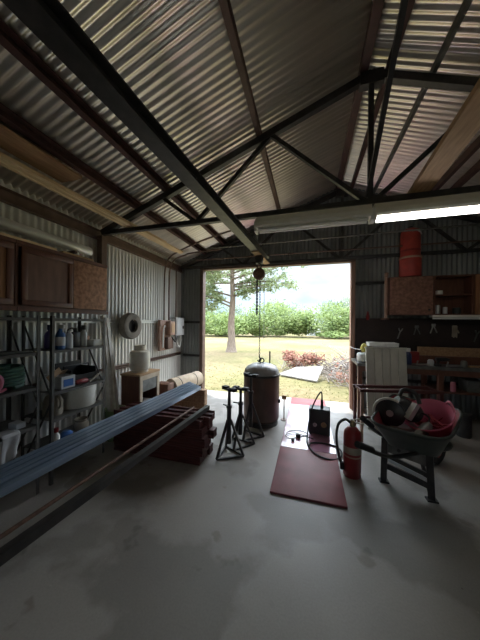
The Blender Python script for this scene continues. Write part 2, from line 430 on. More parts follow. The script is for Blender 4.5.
# fluorescent strip lights under the truss chord
def strip(name, x0, x1, ym, label, tube_mat):
    t = thing(name, label, 'light', ((x0 + x1) / 2, ym, 2.50), 0, 'fluorescent strip lights'); L = (x1 - x0) / 2
    pr = [(-.035, .12), (-.07, .055), (-.07, .02), (-.055, .0), (.055, .0), (.07, .02), (.07, .055), (.035, .12)]
    MB().prism(pr, (-L, 0, .0), (L, 0, .0)).build('housing', 'white_paint', t, False)
    for s in (-1, 1): MB().lathe([(0, -L + .03), (.016, -L + .03), (.016, L - .03), (0, L - .03)], (0, s * .032, -.0165), 12, 'X').build('tube', tube_mat, t)
    for e in (-1, 1): MB().box(e * L - .012, e * L + .012, -.06, .06, -.034, .075, .003).build('end_cap', 'white_plastic', t)
    for e in (-.7, .7): MB().box(e * L - .01, e * L + .01, -.012, .012, .12, .14).build('hanger', 'grey_steel', t)
strip('strip_light', -.55, .555, 2.52, 'cream fluorescent strip light above the doorway, unlit', 'tube_white')
strip('strip_light', .58, 1.80, 2.52, 'lit white fluorescent strip light nearest the red canister', 'tube_lit')

# timber overhead
lum = [(-2.255, -2.225, .3, 3.62, 0), (-2.218, -2.165, .1, 3.70, .0), (-2.20, -2.15, .3, 3.2, .022), (-2.156, -2.125, .2, 3.66, 0)]
labs = ['pale lumber strip in the overhead bundle, closest to the shelf wall', 'wide pale lumber board at the bottom of the overhead bundle',
        'shorter pale lumber strip lying on top of the overhead bundle', 'pale lumber strip in the overhead bundle, closest to the hoist beam']
for (xa, xb, ya, yb, dz), l in zip(lum, labs):
    o = MB().bar(((xa + xb) / 2 - .05, ya, 2.699 + dz), ((xa + xb) / 2 + .06, yb, 2.699 + dz), xb - xa, .020).build('lumber_strip', 'wood_new', smooth=False)
    tag(o, l, 'lumber', 'pale lumber strips overhead')
o = MB().box(-2.29, -2.04, -.2, 1.74, 2.83, 2.852).build('wide_plank', 'wood_brown', smooth=False)
tag(o, 'wide brown plank fixed under a purlin above the shelf wall', 'plank')
o = MB().bar((.80, .1, 2.706), (.955, 2.62, 2.706), .16, .04).build('wooden_joist', 'wood_tan', smooth=False)
tag(o, 'tan wooden joist lying across the trusses on the far side', 'joist')

# conduit across the end wall and the electrics in the corner
o = MB().tube([(-1.92, 4.25, 2.92), (2.95, 4.25, 2.95)], .013, 8).build('conduit', 'grey_steel'); tag(o, 'straight grey conduit spanning the building above the doorway', 'conduit')
o = MB().tube([(-2.2, 4.42, 2.76), (3.35, 4.42, 2.76)], .012, 8).build('conduit', 'brown_steel'); tag(o, 'thin brown pipe spanning just above the door header', 'conduit')
t = thing('meter_box', 'tan electric meter box with open wiring on the corner wall', 'electrical box', (-2.64, 3.98, .98))
MB().box(.0, .06, -.20, .14, .0, .56, .004).build('backboard', 'meter_tan', t)
MB().box(.06, .16, -.03, .13, .28, .54, .008).build('meter_case', 'meter_tan', t)
MB().box(.06, .13, -.06, .12, .02, .24, .006).build('junction_case', 'brown_steel', t)
MB().box(.16, .168, .0, .1, .33, .50).build('cover_plate', 'cardboard', t)
MB().tube(smooth_path([(.07, -.14, .05), (.09, -.15, .35), (.09, -.12, .45), (.07, -.06, .44)], 8), .014, 8).build('white_cable', 'white_plastic', t)
MB().tube(smooth_path([(.12, .07, .25), (.17, .12, .15), (.16, .17, .2), (.12, .15, .35)], 8), .012, 8).build('black_cable', 'black_rubber', t)
t = thing('breaker_panel', 'light grey breaker panel beside the tan meter box', 'electrical box', (-2.64, 4.36, 1.24))
MB().box(0, .11, -.13, .19, 0, .36, .006).build('case', 'panel_grey', t)
MB().box(.11, .122, -.11, .17, .02, .34, .004).build('door', 'panel_grey', t)
MB().box(.122, .132, .10, .14, .13, .19, .002).build('latch', 'black_plastic', t)
MB().tube(smooth_path([(.06, -.06, .0), (.08, -.06, -.14), (.09, .02, -.24), (.07, .12, -.14), (.06, .13, 0)], 8), .015, 8).build('cable_loop', 'white_plastic', t)
for i, (yy, ex, ey, ez, lab) in enumerate(((3.92, -1.9, 3.0, 3.0, 'brown conduit curving up from the meter box and along under the roof'), (4.08, -2.2, 4.2, 2.93, 'brown conduit curving from the meter box towards the doorway header'))):
    if i == 0: pts = [(-2.60, yy, 1.53), (-2.60, yy, 2.2), (-2.58, yy, 2.52), (-2.46, yy - .05, 2.69), (-2.2, yy - .1, 2.79), (-1.7, yy - .2, 2.90), (-.95, 3.5, 2.96)]
    else: pts = [(-2.60, yy, 1.53), (-2.60, yy, 2.2), (-2.58, yy, 2.55), (-2.50, yy + .07, 2.74), (-2.36, yy + .16, 2.82), (-2.2, 4.22, 2.85), (-1.6, 4.22, 2.88)]
    o = MB().tube(smooth_path(pts, 10), .014, 8).build('conduit', 'brown_steel'); tag(o, lab, 'conduit')
o = MB().tube([(-2.615, 4.36, 1.61), (-2.615, 4.36, 2.60)], .012, 8).build('conduit', 'brown_steel'); tag(o, 'straight brown conduit rising from the grey breaker panel to the eave', 'conduit')
# ------------------------------------------------------------------ left wall: cabinets, shelving and what stands there
def cab_door(root, y0, y1, z0, z1, x, frame_m, panel_m, framed=True):
    if framed:
        d = MB(); f = .045
        d.box(x, x + .022, y0, y1, z0, z0 + f, .003).box(x, x + .022, y0, y1, z1 - f, z1, .003).box(x, x + .022, y0, y0 + f, z0 + f, z1 - f, .003).box(x, x + .022, y1 - f, y1, z0 + f, z1 - f, .003)
        o = d.build('door', frame_m, root); MB().box(x + .002, x + .010, y0 + f, y1 - f, z0 + f, z1 - f).build('door_panel', panel_m, o, False)
    else:
        o = MB().box(x, x + .02, y0, y1, z0, z1, .003).build('door', panel_m, root)
    return o
def wall_cabinet(label, loc, w, doors, dep=.32, h=.52):
    t = thing('wall_cabinet', label, 'cabinet', loc)
    b = MB(); b.box(0, dep, 0, w, 0, .02).box(0, dep, 0, w, h - .02, h).box(0, dep, 0, .02, .02, h - .02).box(0, dep, w - .02, w, .02, h - .02).box(0, .012, .02, w - .02, .02, h - .02)
    b.box(dep - .03, dep + .03, 0, w, -.035, 0).box(dep - .02, dep + .012, 0, w, h, h + .03)
    b.build('body', 'cab_dark', t, False)
    for y0, y1, fm, pm, fr in doors: cab_door(t, y0, y1, .015, h - .015, dep, fm, pm, fr)
    return t
wall_cabinet('orange brown wall cabinet with framed door above the nearer metal shelving', (-2.64, .45, 1.62), .93, [(.02, .45, 'cab_dark', 'cab_orange', True), (.47, .91, 'cab_dark', 'cab_orange', True)])
wall_cabinet('dark brown two door wall cabinet above the farther metal shelving', (-2.64, 1.385, 1.62), .925, [(.035, .49, 'cab_dark', 'cab_panel', True), (.495, .91, 'cab_dark', 'osb', False)])
o = MB().bar((-2.36, .2, 2.184), (-2.345, 1.72, 2.184), .05, .022).build('lumber_strip', 'wood_new', smooth=False); tag(o, 'thin pale slat lying on top of the wall cabinets', 'lumber')
o = MB().bar((-2.35, 1.78, 2.182), (-2.345, 2.12, 2.182), .07, .018).build('wood_offcut', 'wood_tan', smooth=False); tag(o, 'short tan wood offcut on top of the dark wall cabinet', 'lumber')
t = thing('long_pipe', 'long grey green pipe held on brackets above the wall cabinets', 'pipe', (-2.57, -.9, 2.35))
MB().lathe([(.046, 0), (.052, 0), (.052, 3.2), (.046, 3.2), (.046, 0)], axis='Y', n=18).build('pipe', 'olive_grey' if 'olive_grey' in M else 'galv', t)
for yy in (1.0, 2.0, 3.0): MB().box(-.09, .03, yy - .015, yy + .015, -.075, -.051).build('bracket', 'brown_steel', t, False)

def shelving(label, y0, y1, x0, x1, hs, top):
    t = thing('shelving_unit', label, 'shelving', ((x0 + x1) / 2, (y0 + y1) / 2, 0), 0, 'metal shelving units on the shelf wall')
    w, d = (y1 - y0) / 2, (x1 - x0) / 2
    for sx in (-1, 1):
        for sy in (-1, 1):
            MB().box(min(sx * d, sx * (d - .026)), max(sx * d, sx * (d - .026)), min(sy * w, sy * (w - .004)), max(sy * w, sy * (w - .004)), 0, top).box(min(sx * d, sx * (d - .004)), max(sx * d, sx * (d - .004)), min(sy * w, sy * (w - .026)), max(sy * w, sy * (w - .026)), 0, top).build('post', 'shelf_steel', t, False)
    for h in hs + [top - .02]:
        m = MB().box(-d + .005, d - .005, -w + .005, w - .005, h - .004, h)
        m.box(d - .008, d - .004, -w + .005, w - .005, h - .026, h - .004).box(-d + .004, -d + .008, -w + .005, w - .005, h - .026, h - .004)
        m.build('shelf', 'shelf_steel', t, False)
    for sy in (-1, 1):
        MB().bar((-d + .02, sy * (w - .012), top - .1), (d - .02, sy * (w - .012), top - .75), .004, .02).bar((d - .02, sy * (w - .012), .75), (-d + .02, sy * (w - .012), .15), .004, .02).build('brace', 'shelf_steel', t, False)
    return t
SX0, SX1 = -2.635, -2.25
shelving('grey metal shelving unit with the green hose and hanging rag', .70, 1.535, SX0, SX1, [.25, .60, .93, 1.23], 1.55)
shelving('grey metal shelving unit holding bottles and the white tub', 1.63, 2.23, SX0, SX1, [.30, .59, .84, 1.23], 1.55)

# nearer unit
for i, (p, q, l) in enumerate((((-2.42, 1.02, 1.236), (-2.33, 1.28, 1.236), 'flat grey metal strap on the top shelf, nearest the camera'),
                               ((-2.44, 1.16, 1.236), (-2.34, 1.40, 1.236), 'flat grey metal strap on the top shelf, middle of three'),
                               ((-2.46, 1.28, 1.236), (-2.33, 1.50, 1.236), 'flat grey metal strap on the top shelf, beside the shelf post'))):
    o = MB().bar(p, q, .035, .010).build('metal_strap', 'hook_grey', smooth=False); tag(o, l, 'strap', 'flat metal straps on the shelf')
h = MB()
pts = []
for i in range(6 * 24):
    a = 2 * PI * i / 24; k = i / 24; r = .115 - .004 * abs(k - 2.5)
    pts.append((-2.43 + r * math.cos(a), 1.385 + r * math.sin(a), .952 + .030 * k))
h.tube(pts, .0155, 8); tag(h.build('garden_hose', 'green_plastic'), 'coiled green hose on the nearer shelving unit', 'hose')
cpts = []
for i in range(44):
    a = 2 * PI * i / 15; cpts.append((-2.30 + .028 * math.sin(a * .37), 1.18 + .07 * math.cos(a) + .002 * i, 1.015 + .068 * math.sin(a)))
tag(MB().tube(cpts, .011, 8).build('rope_coil', 'pink'), 'loose loops of pink rope on the shelf beside the green hose', 'rope')
def drape(x_edge, y0, y1, ztop, drop, back, name, m, label):
    v = []; f = []; ny, nz = 12, 16
    for j in range(nz + 1):
        t_ = j / nz
        for i in range(ny + 1):
            u = i / ny; y = y0 + (y1 - y0) * u + .012 * math.sin(t_ * 5)
            s = t_ * (back + drop)
            if s < back: x, z = x_edge - back + s, ztop + .010
            else: x, z = x_edge + .014 + .012 * math.sin(u * 9 + t_) * min(1, (s - back) * 8), ztop + .008 - (s - back) * (1 + .12 * math.sin(u * 4))
            v.append((x, y, z))
    for j in range(nz):
        for i in range(ny): k = j * (ny + 1) + i; f.append((k, k + 1, k + ny + 2, k + ny + 1))
    tag(MB().add(v, f).build(name, m, thick=.005), label, 'cloth')
drape(-2.25, 1.25, 1.37, .60, .19, .12, 'rag', 'cloth_grey', 'pale grey rag hanging over the low shelf edge')
tag(MB().box(-2.40, -2.30, 1.39, 1.46, .602, .65, .006).build('small_box', 'panel_grey'), 'small pale blue grey box on the low shelf beside the hanging rag', 'box')
t = thing('wooden_crate', 'brown wooden crate on the bottom of the nearer shelving', 'crate', (-2.44, 1.13, .252))
for z in (.0, .075, .15): MB().box(-.15, .15, -.17, -.155, z, z + .06).box(-.15, .15, .155, .17, z, z + .06).box(.135, .15, -.155, .155, z, z + .06).box(-.15, -.135, -.155, .155, z, z + .06).build('slat', 'wood_brown', t, False)
MB().box(-.135, .135, -.155, .155, .0, .012).build('bottom', 'wood_brown', t, False)

# farther unit, top shelf
def bottle(name, label, loc, r, h, body, cap, neck=.35, cat='bottle'):
    t = thing(name, label, cat, loc)
    hb = h * .66
    MB().lathe([(0, 0), (r * .94, 0), (r, .008), (r, hb * .85), (r * .85, hb), (r * neck, hb * 1.14), (r * neck, hb * 1.2), (0, hb * 1.2)], n=18).build('body', body, t)
    MB().lathe([(0, hb * 1.2), (r * neck * 1.3, hb * 1.2), (r * neck * 1.3, h), (0, h)], n=14).build('cap', cap, t)
    return t
bottle('bottle', 'dark purple bottle on the upper shelf behind the shelf post', (-2.43, 1.74, 1.231), .042, .235, 'purple_plastic', 'navy')
t = thing('spray_bottle', 'blue and white spray bottle on the upper shelf', 'bottle', (-2.31, 1.755, 1.231))
MB().lathe([(0, 0), (.038, 0), (.04, .01), (.04, .13), (.036, .15), (.016, .185), (.014, .20), (0, .20)], n=18).build('body', 'blue_plastic', t)
MB().lathe([(.0405, .035), (.0412, .04), (.0412, .115), (.0405, .12)], n=18).build('label_band', 'panel_grey', t)
MB().box(-.012, .05, -.012, .012, .20, .235, .004).bar((.038, 0, .20), (.03, 0, .165), .008, .008).build('spray_head', 'white_plastic', t)
t = thing('aerosol_can', 'white and pale blue aerosol can beside the spray bottle', 'can', (-2.31, 1.845, 1.231))
MB().lathe([(0, 0), (.032, 0), (.032, .13), (.022, .15), (0, .15)], n=18).build('body', 'panel_grey', t); MB().lathe([(0, .15), (.016, .15), (.016, .175), (0, .175)], n=12).build('cap', 'white_plastic', t)
t = thing('jug', 'black oil jug with a side handle on the upper shelf', 'jug', (-2.38, 1.945, 1.231))
MB().box(-.05, .05, -.045, .045, 0, .16, .012).lathe([(.02, .16), (.016, .20), (0, .20)], (0, .02, 0), 12).build('body', 'black_plastic', t); MB().tube(smooth_path([(0, -.045, .13), (0, -.06, .18), (0, -.01, .20), (0, .01, .17)], 6), .009, 6).build('handle', 'black_plastic', t)
bottle('bottle', 'tall grey bottle on the upper shelf next to the black jug', (-2.34, 2.03, 1.231), .034, .23, 'hook_grey', 'black_plastic', .5)
tag(MB().box(-2.52, -2.40, 2.03, 2.16, 1.231, 1.34, .004).build('cardboard_box', 'osb'), 'brown box at the back of the upper shelf', 'box')
tag(MB().box(-2.36, -2.27, 2.09, 2.20, 1.231, 1.30, .004).build('small_box', 'white_plastic'), 'small white box at the end of the upper shelf', 'box')
# second shelf
bottle('bottle', 'short white bottle on the middle shelf beside the open carton', (-2.42, 1.69, .841), .036, .15, 'white_plastic', 'white_plastic', .5)
t = thing('carton', 'white and blue carton with open tan flaps on the middle shelf', 'box', (-2.36, 1.82, .841))
MB().box(-.075, .075, -.07, .07, 0, .004).box(-.075, -.071, -.07, .07, 0, .12).box(.071, .075, -.07, .07, 0, .12).box(-.071, .071, -.07, -.066, 0, .12).box(-.071, .071, .066, .07, 0, .12).build('carton_body', 'panel_grey', t, False)
MB().bar((-.07, 0, .12), (-.02, 0, .165), .14, .004).build('flap', 'cardboard', t, False); MB().bar((.0, -.068, .12), (.0, -.10, .17), .14, .004, up=(1, 0, 0)).build('flap', 'cardboard', t, False)
MB().box(.075, .077, -.05, .05, .02, .09).build('print_panel', 'blue_plastic', t, False)
t = thing('tool_crate', 'black open tool crate on the middle shelf', 'crate', (-2.47, 2.06, .841))
MB().box(-.12, .12, -.15, .15, 0, .01).box(-.12, -.11, -.15, .15, .01, .21).box(.11, .12, -.15, .15, .01, .09).box(-.11, .11, -.15, -.14, .01, .15).box(-.11, .11, .14, .15, .01, .15).build('crate_body', 'black_plastic', t, False)
MB().tube([(0, -.145, .15), (0, -.145, .18), (0, .145, .18), (0, .145, .15)], .008, 6).build('handle', 'black_plastic', t)
t = thing('red_drill', 'small red power tool lying in front of the black crate', 'tool', (-2.31, 1.99, .842))
MB().lathe([(0, -.07), (.02, -.07), (.026, -.03), (.026, .05), (.012, .07), (0, .07)], (0, 0, .027), 12, 'Y').build('body', 'red_paint', t); MB().bar((0, .0, .02), (.0, -.02, .018), .02, .03).bar((0, .07, .027), (0, .11, .027), .012, .012).build('chuck', 'hook_grey', t)
tag(MB().bar((-2.29, 2.06, .85), (-2.27, 2.20, .93), .022, .012).build('trim_piece', 'pvc_white', smooth=False), 'short pale stick leaning at the end of the middle shelf', 'stick')
# third shelf
t = thing('jug', 'tan plastic jug on the shelf beside the white tub', 'jug', (-2.40, 1.755, .591))
MB().lathe([(0, 0), (.078, 0), (.082, .012), (.082, .13), (.06, .18), (.03, .20), (.028, .215), (0, .215)], n=20).build('body', 'clay', t); MB().lathe([(0, .215), (.033, .215), (.033, .235), (0, .235)], n=14).build('cap', 'clay', t)
MB().tube(smooth_path([(.05, 0, .18), (.095, 0, .16), (.10, 0, .10), (.08, 0, .07)], 6), .010, 6).build('handle', 'clay', t)
t = thing('tub', 'large round white tub on the third shelf', 'tub', (-2.425, 2.045, .591))
MB().lathe([(0, 0), (.158, 0), (.165, .01), (.172, .205), (.180, .21), (.180, .222), (.168, .222), (.158, .012), (0, .012)], n=40).build('tub_body', 'white_paint', t)
# bottom shelf
bottle('bottle', 'white bottle with red cap on the bottom shelf', (-2.31, 1.72, .301), .032, .18, 'white_plastic', 'red_paint', .5)
t = thing('pot', 'grey brown clay pot on the bottom shelf', 'pot', (-2.40, 2.06, .301))
MB().lathe([(0, 0), (.05, 0), (.072, .04), (.075, .08), (.055, .11), (.066, .135), (.058, .135), (.048, .11), (.06, .08), (0, .02)], n=22).build('pot_body', 'clay', t)
tag(MB().lathe([(0, 0), (.055, 0), (.058, .06), (.03, .085), (0, .085)], (-2.37, 1.87, .301), 16).build('plastic_jar', 'blue_plastic'), 'squat blue jar on the bottom shelf beside the clay pot', 'jar')

# leaning white strips in a green tub
t = thing('tub', 'green tub on the floor holding the white strips', 'tub', (-2.39, 2.535, 0))
MB().lathe([(0, 0), (.10, 0), (.125, .36), (.135, .37), (.135, .385), (.118, .385), (.093, .012), (0, .012)], n=26).build('tub_body', 'green_tub', t)
for p, q, l in (((-2.40, 2.51, .02), (-2.625, 2.56, 1.58), 'long white plastic strip leaning in the green tub, nearer the shelving'), ((-2.36, 2.57, .02), (-2.615, 2.60, 1.55), 'long white plastic strip leaning in the green tub, nearer the wooden stand')):
    tag(MB().bar(p, q, .05, .055, up=(1, 0, 0)).build('plastic_strip', 'pvc_white', smooth=False), l, 'strip', 'white strips leaning on the wall')

# tyre on wall
t = thing('tyre', 'small dusty grey tyre hung on the corrugated wall above the gas cylinder', 'tyre', (-2.64, 3.0, 1.28))
prof = [(.10, -.055), (.16, -.065), (.185, -.055), (.195, -.03), (.195, .03), (.185, .055), (.16, .065), (.10, .055), (.095, .03), (.095, -.03), (.10, -.055)]
MB().lathe(prof, (.075, 0, .16), 32, 'X').build('tread', 'tyre', t)
MB().ring((.075, 0, .16), .1, .012, 'X').lathe([(0, -.01), (.097, -.01), (.097, .01), (0, .01)], (.05, 0, .16), 24, 'X').build('rim', 'black_rubber', t)  # black disc inside the ring stands for the shade in the hole
MB().box(.0, .12, -.01, .01, .245, .262).build('nail', 'black_steel', t, False)

# wooden stand, gas cylinder
t = thing('cabinet', 'wooden cabinet with open front under the gas cylinder', 'cabinet', (-2.42, 2.67, 0))
W, D, H = .42, .28, .78
MB().box(0, D, 0, .02, 0, H).build('side_panel', 'cab_dark', t, False); MB().box(0, D, W - .02, W, 0, H).build('side_panel', 'cab_dark', t, False)
MB().box(-.01, D + .02, -.015, W + .015, H, H + .025, .004).build('top', 'wood_tan', t); MB().box(0, .012, .02, W - .02, .05, H).build('back_panel', 'cab_dark', t, False)
fr = MB(); fr.box(D, D + .02, 0, .05, 0, H).box(D, D + .02, W - .05, W, 0, H).box(D, D + .02, .05, W - .05, H - .06, H).box(D, D + .02, .05, W - .05, .06, .12); fr.build('face_frame', 'roll_tan', t, False)
MB().box(.012, D, .02, W - .02, .30, .318).build('shelf', 'cab_dark', t, False); MB().box(D - .01, D + .012, .06, W - .06, .56, .715).build('drawer', 'grey_steel', t, False)
tag(MB().box(-2.36, -2.18, 2.76, 3.0, .319, .40, .01).build('folded_cloth', 'cloth_grey'), 'folded pale cloth on the shelf inside the wooden cabinet', 'cloth')
t = thing('propane_tank', 'cream propane cylinder standing on the wooden cabinet', 'gas cylinder', (-2.28, 2.86, .806))
MB().lathe([(.105, 0), (.11, 0), (.11, .03), (.10, .03)], n=28).build('foot_ring', 'tank_cream', t)
MB().lathe([(0, .02), (.09, .022), (.125, .04), (.136, .07), (.136, .255), (.125, .285), (.09, .30), (0, .305)], n=32).build('body', 'tank_cream', t)
cl = []
MB().lathe([(.075, .295), (.078, .37), (.07, .37), (.07, .295)], n=24).build('collar', 'tank_cream', t)
MB().lathe([(0, .30), (.02, .30), (.02, .34), (.03, .345), (.03, .36), (0, .36)], n=12).build('valve', 'brass', t)
# brown case + crate + roll
tag(MB().box(-2.30, -2.06, 3.22, 3.40, 0, .55, .015).build('brown_case', 'cab_panel'), 'dark brown upright case between wooden cabinet and roll', 'case')
t = thing('wooden_crate', 'low wooden crate under the tan roll', 'crate', (-2.17, 3.68, 0))
for k in range(4): MB().box(-.2, .2, -.2, -.18, k * .08, k * .08 + .065).box(-.2, .2, .18, .2, k * .08, k * .08 + .065).box(.18, .2, -.18, .18, k * .08, k * .08 + .065).box(-.2, -.18, -.18, .18, k * .08, k * .08 + .065).build('slat', 'wood_brown', t, False)
MB().box(-.2, .2, -.2, .2, .305, .32).build('lid', 'wood_brown', t, False)
t = thing('carpet_roll', 'tan carpet roll lying on the crate by the corner', 'roll', (-2.08, 3.80, .4515))
rm = Matrix.Rotation(math.radians(-11), 4, 'Z')
MB().lathe([(.05, -.36), (.13, -.36), (.13, .36), (.05, .36), (.05, -.36)], n=30, axis='Y', mtx=rm).build('roll', 'roll_tan', t)
for yy in (-.22, .18): MB().lathe([(.1305, yy - .006), (.134, yy - .006), (.134, yy + .006), (.1305, yy + .006)], n=30, axis='Y', mtx=rm).build('tie', 'black_rubber', t)

# lumber pile of dark red boards
labs = []
rows = ['nearest the camera', 'middle row', 'nearest the wall cabinets']
lay = ['bottom', 'second', 'third', 'fourth', 'top']
for k in range(5):
    for j in range(3):
        xa, xb = -2.19 + random.uniform(-.01, .03), -1.05 + random.uniform(-.05, .03)
        y0 = 2.30 + j * .112; z0 = k * .0945
        t = MB(); pr = [(-.052, 0), (.052, 0), (.052, .090), (.040, .090), (.034, .070), (-.034, .070), (-.040, .090), (-.052, .090)] if k == 4 else [(-.052, 0), (.052, 0), (.052, .02), (.044, .03), (.044, .062), (.052, .072), (.052, .092), (-.052, .092), (-.052, .072), (-.044, .062), (-.044, .03), (-.052, .02)]
        o = t.prism(pr, (xa, y0 + .055, z0), (xb, y0 + .055, z0)).build('red_beam', 'maroon_board', smooth=False)
        tag(o, f'dark red beam in the floor pile, {lay[k]} layer, ' + ['front row facing the camera', 'middle row', 'back row by the wooden cabinet'][j], 'beam', 'dark red beams in the floor pile')

# steel tube bundle across pile and a trestle
ylab = ['closest to the shelf wall', 'second from the shelf wall', 'middle of the five', 'second from the open floor', 'closest to the open floor']
for i in range(5):
    p0 = V((-2.02 + i * .058, -.35, .505)); p1 = V((-1.86 + i * .066, 3.56 - .05 * i, .505))
    d = (p1 - p0).normalized(); a = .024; b = .020
    m = MB(); s = d.cross(V((0, 0, 1))).normalized(); u = V((0, 0, 1))
    outer = [(-a, -a), (a, -a), (a, a), (-a, a)]; inner = [(-b, -b), (b, -b), (b, b), (-b, b)]
    vs = [p + s * x + u * z for p in (p0, p1) for x, z in outer + inner]
    fs = []
    for q in range(4):
        r_ = (q + 1) % 4
        fs += [(q, r_, 8 + r_, 8 + q), (4 + q, 12 + q, 12 + r_, 4 + r_), (q, 4 + q, 4 + r_, r_), (8 + q, 8 + r_, 12 + r_, 12 + q)]
    o = m.add(vs, fs).build('steel_tube', 'tube_galv_sky', smooth=False)
    tag(o, f'long galvanised square tube tinted with sky blue, {ylab[i]}', 'tube', 'galvanised square tubes')
o = MB().bar((-1.305, -.35, .5005), (-1.14, 2.63, .5005), .046, .046).build('steel_bar', 'black_steel', smooth=False); tag(o, 'thick black square bar laid over the red beam pile', 'bar')
o = MB().tube([(-1.42, -.35, .489), (-1.31, 2.60, .489)], .011, 10).build('steel_rod', 'rust'); tag(o, 'thin rusty rod beside the thick black bar on the pile', 'rod')
def trestle(label, x0, x1, y, h):
    t = thing('trestle', label, 'trestle', ((x0 + x1) / 2, y, 0)); L = (x1 - x0) / 2
    MB().box(-L, L, -.045, .045, h - .09, h).build('beam', 'wood_brown', t, False)
    for e in (-1, 1):
        for s in (-1, 1): MB().bar((e * (L - .08), s * .02, h - .05), (e * (L - .08), s * .16, 0.01), .04, .06).build('leg', 'wood_brown', t, False)
trestle('wooden trestle carrying the near ends of the tubes and bars', -2.12, -1.15, -.15, .477)
t = thing('block_stack', 'low dark stack of blocks under the far end of the tubes', 'blocks', (-1.70, 3.38, 0))
for k in range(5): MB().box(-.20, .20, -.05, .05, k * .0955, k * .0955 + .094, .004).build('block', 'wood_brown', t)
# ------------------------------------------------------------------ middle of the floor
t = thing('steel_tank', 'upright brown steel tank with domed top standing under the chain hoist', 'tank', (-.684, 3.60, 0))
MB().lathe([(.24, 0), (.25, 0), (.25, .06), (.24, .06)], n=36).build('base_ring', 'black_steel', t)
MB().lathe([(0, .05), (.22, .052), (.262, .085), (.268, .11), (.268, .70), (.262, .74)], n=44).build('body', 'tank_brown', t)
MB().lathe([(.264, .735), (.268, .74), (.255, .80), (.215, .85), (.14, .885), (.06, .898), (0, .90)], n=44).build('dome', 'tank_top_glare', t)
MB().lathe([(.269, .715), (.276, .718), (.276, .745), (.269, .748)], n=44).build('seam_band', 'black_steel', t)
MB().ring((0.0, 0, .935), .035, .009, 'Y').build('lifting_eye', 'black_steel', t)
MB().tube([(.10, .15, .82), (.10, .15, 1.06)], .012, 8).build('pipe', 'black_steel', t)
MB().lathe([(0, 0), (.028, 0), (.028, .03), (0, .03)], (.26, -.05, .36), 12, 'X').build('fitting', 'black_steel', t)

def jack_stand(label, loc, rz, h):
    t = thing('pipe_stand', label, 'stand', loc, rz, 'tripod pipe stands')
    MB().tube([(0, 0, .13), (0, 0, h * .70)], .026, 12).build('outer_post', 'black_steel', t)
    MB().tube([(0, 0, h * .66), (0, 0, h - .04)], .018, 10).build('inner_post', 'black_steel', t)
    MB().lathe([(0, 0), (.034, 0), (.034, .03), (0, .03)], (0, 0, h * .69), 12).bar((.03, 0, h * .69 + .015), (.10, 0, h * .69 + .015), .012, .012).build('collar', 'black_steel', t)
    MB().box(-.10, .10, -.03, .03, h - .04, h - .015, .005).box(-.10, -.03, -.035, .035, h - .015, h, .005).box(.03, .10, -.035, .035, h - .015, h, .005).build('head', 'black_rubber', t)
    F = []
    for k in range(3):
        a = math.radians(90 + 120 * k); f = (.175 * math.cos(a), .175 * math.sin(a), .012); F.append(f)
        MB().bar((.02 * math.cos(a), .02 * math.sin(a), h * .52), f, .022, .022).build('leg', 'brown_black' if 'brown_black' in M else 'black_steel', t, False)
    for k in range(3):
        q = V(F[k]); r_ = V(F[(k + 1) % 3])
        MB().bar(q, r_, .02, .018).build('foot_bar', 'black_steel', t, False)
    return t
jack_stand('black tripod pipe stand nearest the red beam pile', (-.865, 2.60, 0), 150, .77)
jack_stand('black tripod pipe stand, shortest, between the other two stands', (-.80, 2.85, 0), 170, .715)
jack_stand('black tripod pipe stand right beside the brown tank, tallest', (-.73, 3.10, 0), 160, .83)

t = thing('marker_post', 'short thin post with a square head standing beside the tank', 'post', (-.36, 3.78, 0))
MB().tube([(0, 0, 0.005), (0, 0, .34)], .009, 8).lathe([(0, 0), (.05, 0), (.05, .008), (0, .008)], (0, 0, 0), 16).build('post', 'brown_steel', t); MB().box(-.035, .035, -.012, .012, .32, .38, .004).build('head', 'wood_tan', t)

tag(MB().box(-.318, .315, 2.11, 4.92, .001, .020, .004).build('red_board', 'maroon'), 'long maroon board lying flat on the floor towards the doorway', 'board')
tag(MB().box(-.312, .312, 2.92, 4.50, .0205, .0235).build('glossy_sheet', 'maroon_sky_sheen'), 'shiny sheet with lavender sky sheen in its colour, lying on the far half of the maroon board', 'sheet')

t = thing('battery_charger', 'dark green box charger standing on the shiny sheet', 'charger', (.15, 3.42, .024), -4)
MB().box(-.135, .135, -.09, .09, .012, .345, .012).build('case', 'dark_green_box', t)
MB().box(-.115, .115, -.097, -.09, .05, .32, .003).build('front_panel', 'black_plastic', t)
MB().lathe([(0, 0), (.026, 0), (.022, .02), (0, .02)], (-.055, -.097, .14), 14, 'Y', mtx=Matrix.Rotation(PI, 4, 'X')).build('knob', 'hook_grey', t)
MB().lathe([(0, 0), (.036, 0), (.034, .006), (0, .006)], (.055, -.097, .15), 18, 'Y', mtx=Matrix.Rotation(PI, 4, 'X')).build('dial', 'brass', t)
for sx in (-1, 1):
    for sy in (-1, 1): MB().lathe([(0, 0), (.014, 0), (.014, .013), (0, .013)], (sx * .11, sy * .065, 0), 10).build('foot', 'black_rubber', t)
cab = smooth_path([(.03, -.02, .345), (.03, -.02, .46), (.02, -.03, .56), (-.03, -.06, .50), (-.09, -.11, .36), (-.13, -.16, .16), (-.14, -.22, .03), (-.13, -.36, .008), (-.05, -.55, .008), (.08, -.64, .008), (.20, -.58, -.008), (.26, -.44, -.008), (.20, -.33, .008), (.05, -.30, .008), (-.08, -.36, .016), (-.11, -.45, .016)], 10)
MB().tube(cab, .0095, 8).build('power_cable', 'black_rubber', t)
MB().lathe([(0, 0), (.02, 0), (.016, .11), (0, .11)], (.03, -.02, .345), 12).build('cable_boot', 'black_rubber', t)
t = thing('lead_wire', 'thin black lead tangled on the shiny sheet with a small plug', 'wire', (-.12, 3.2, .024))
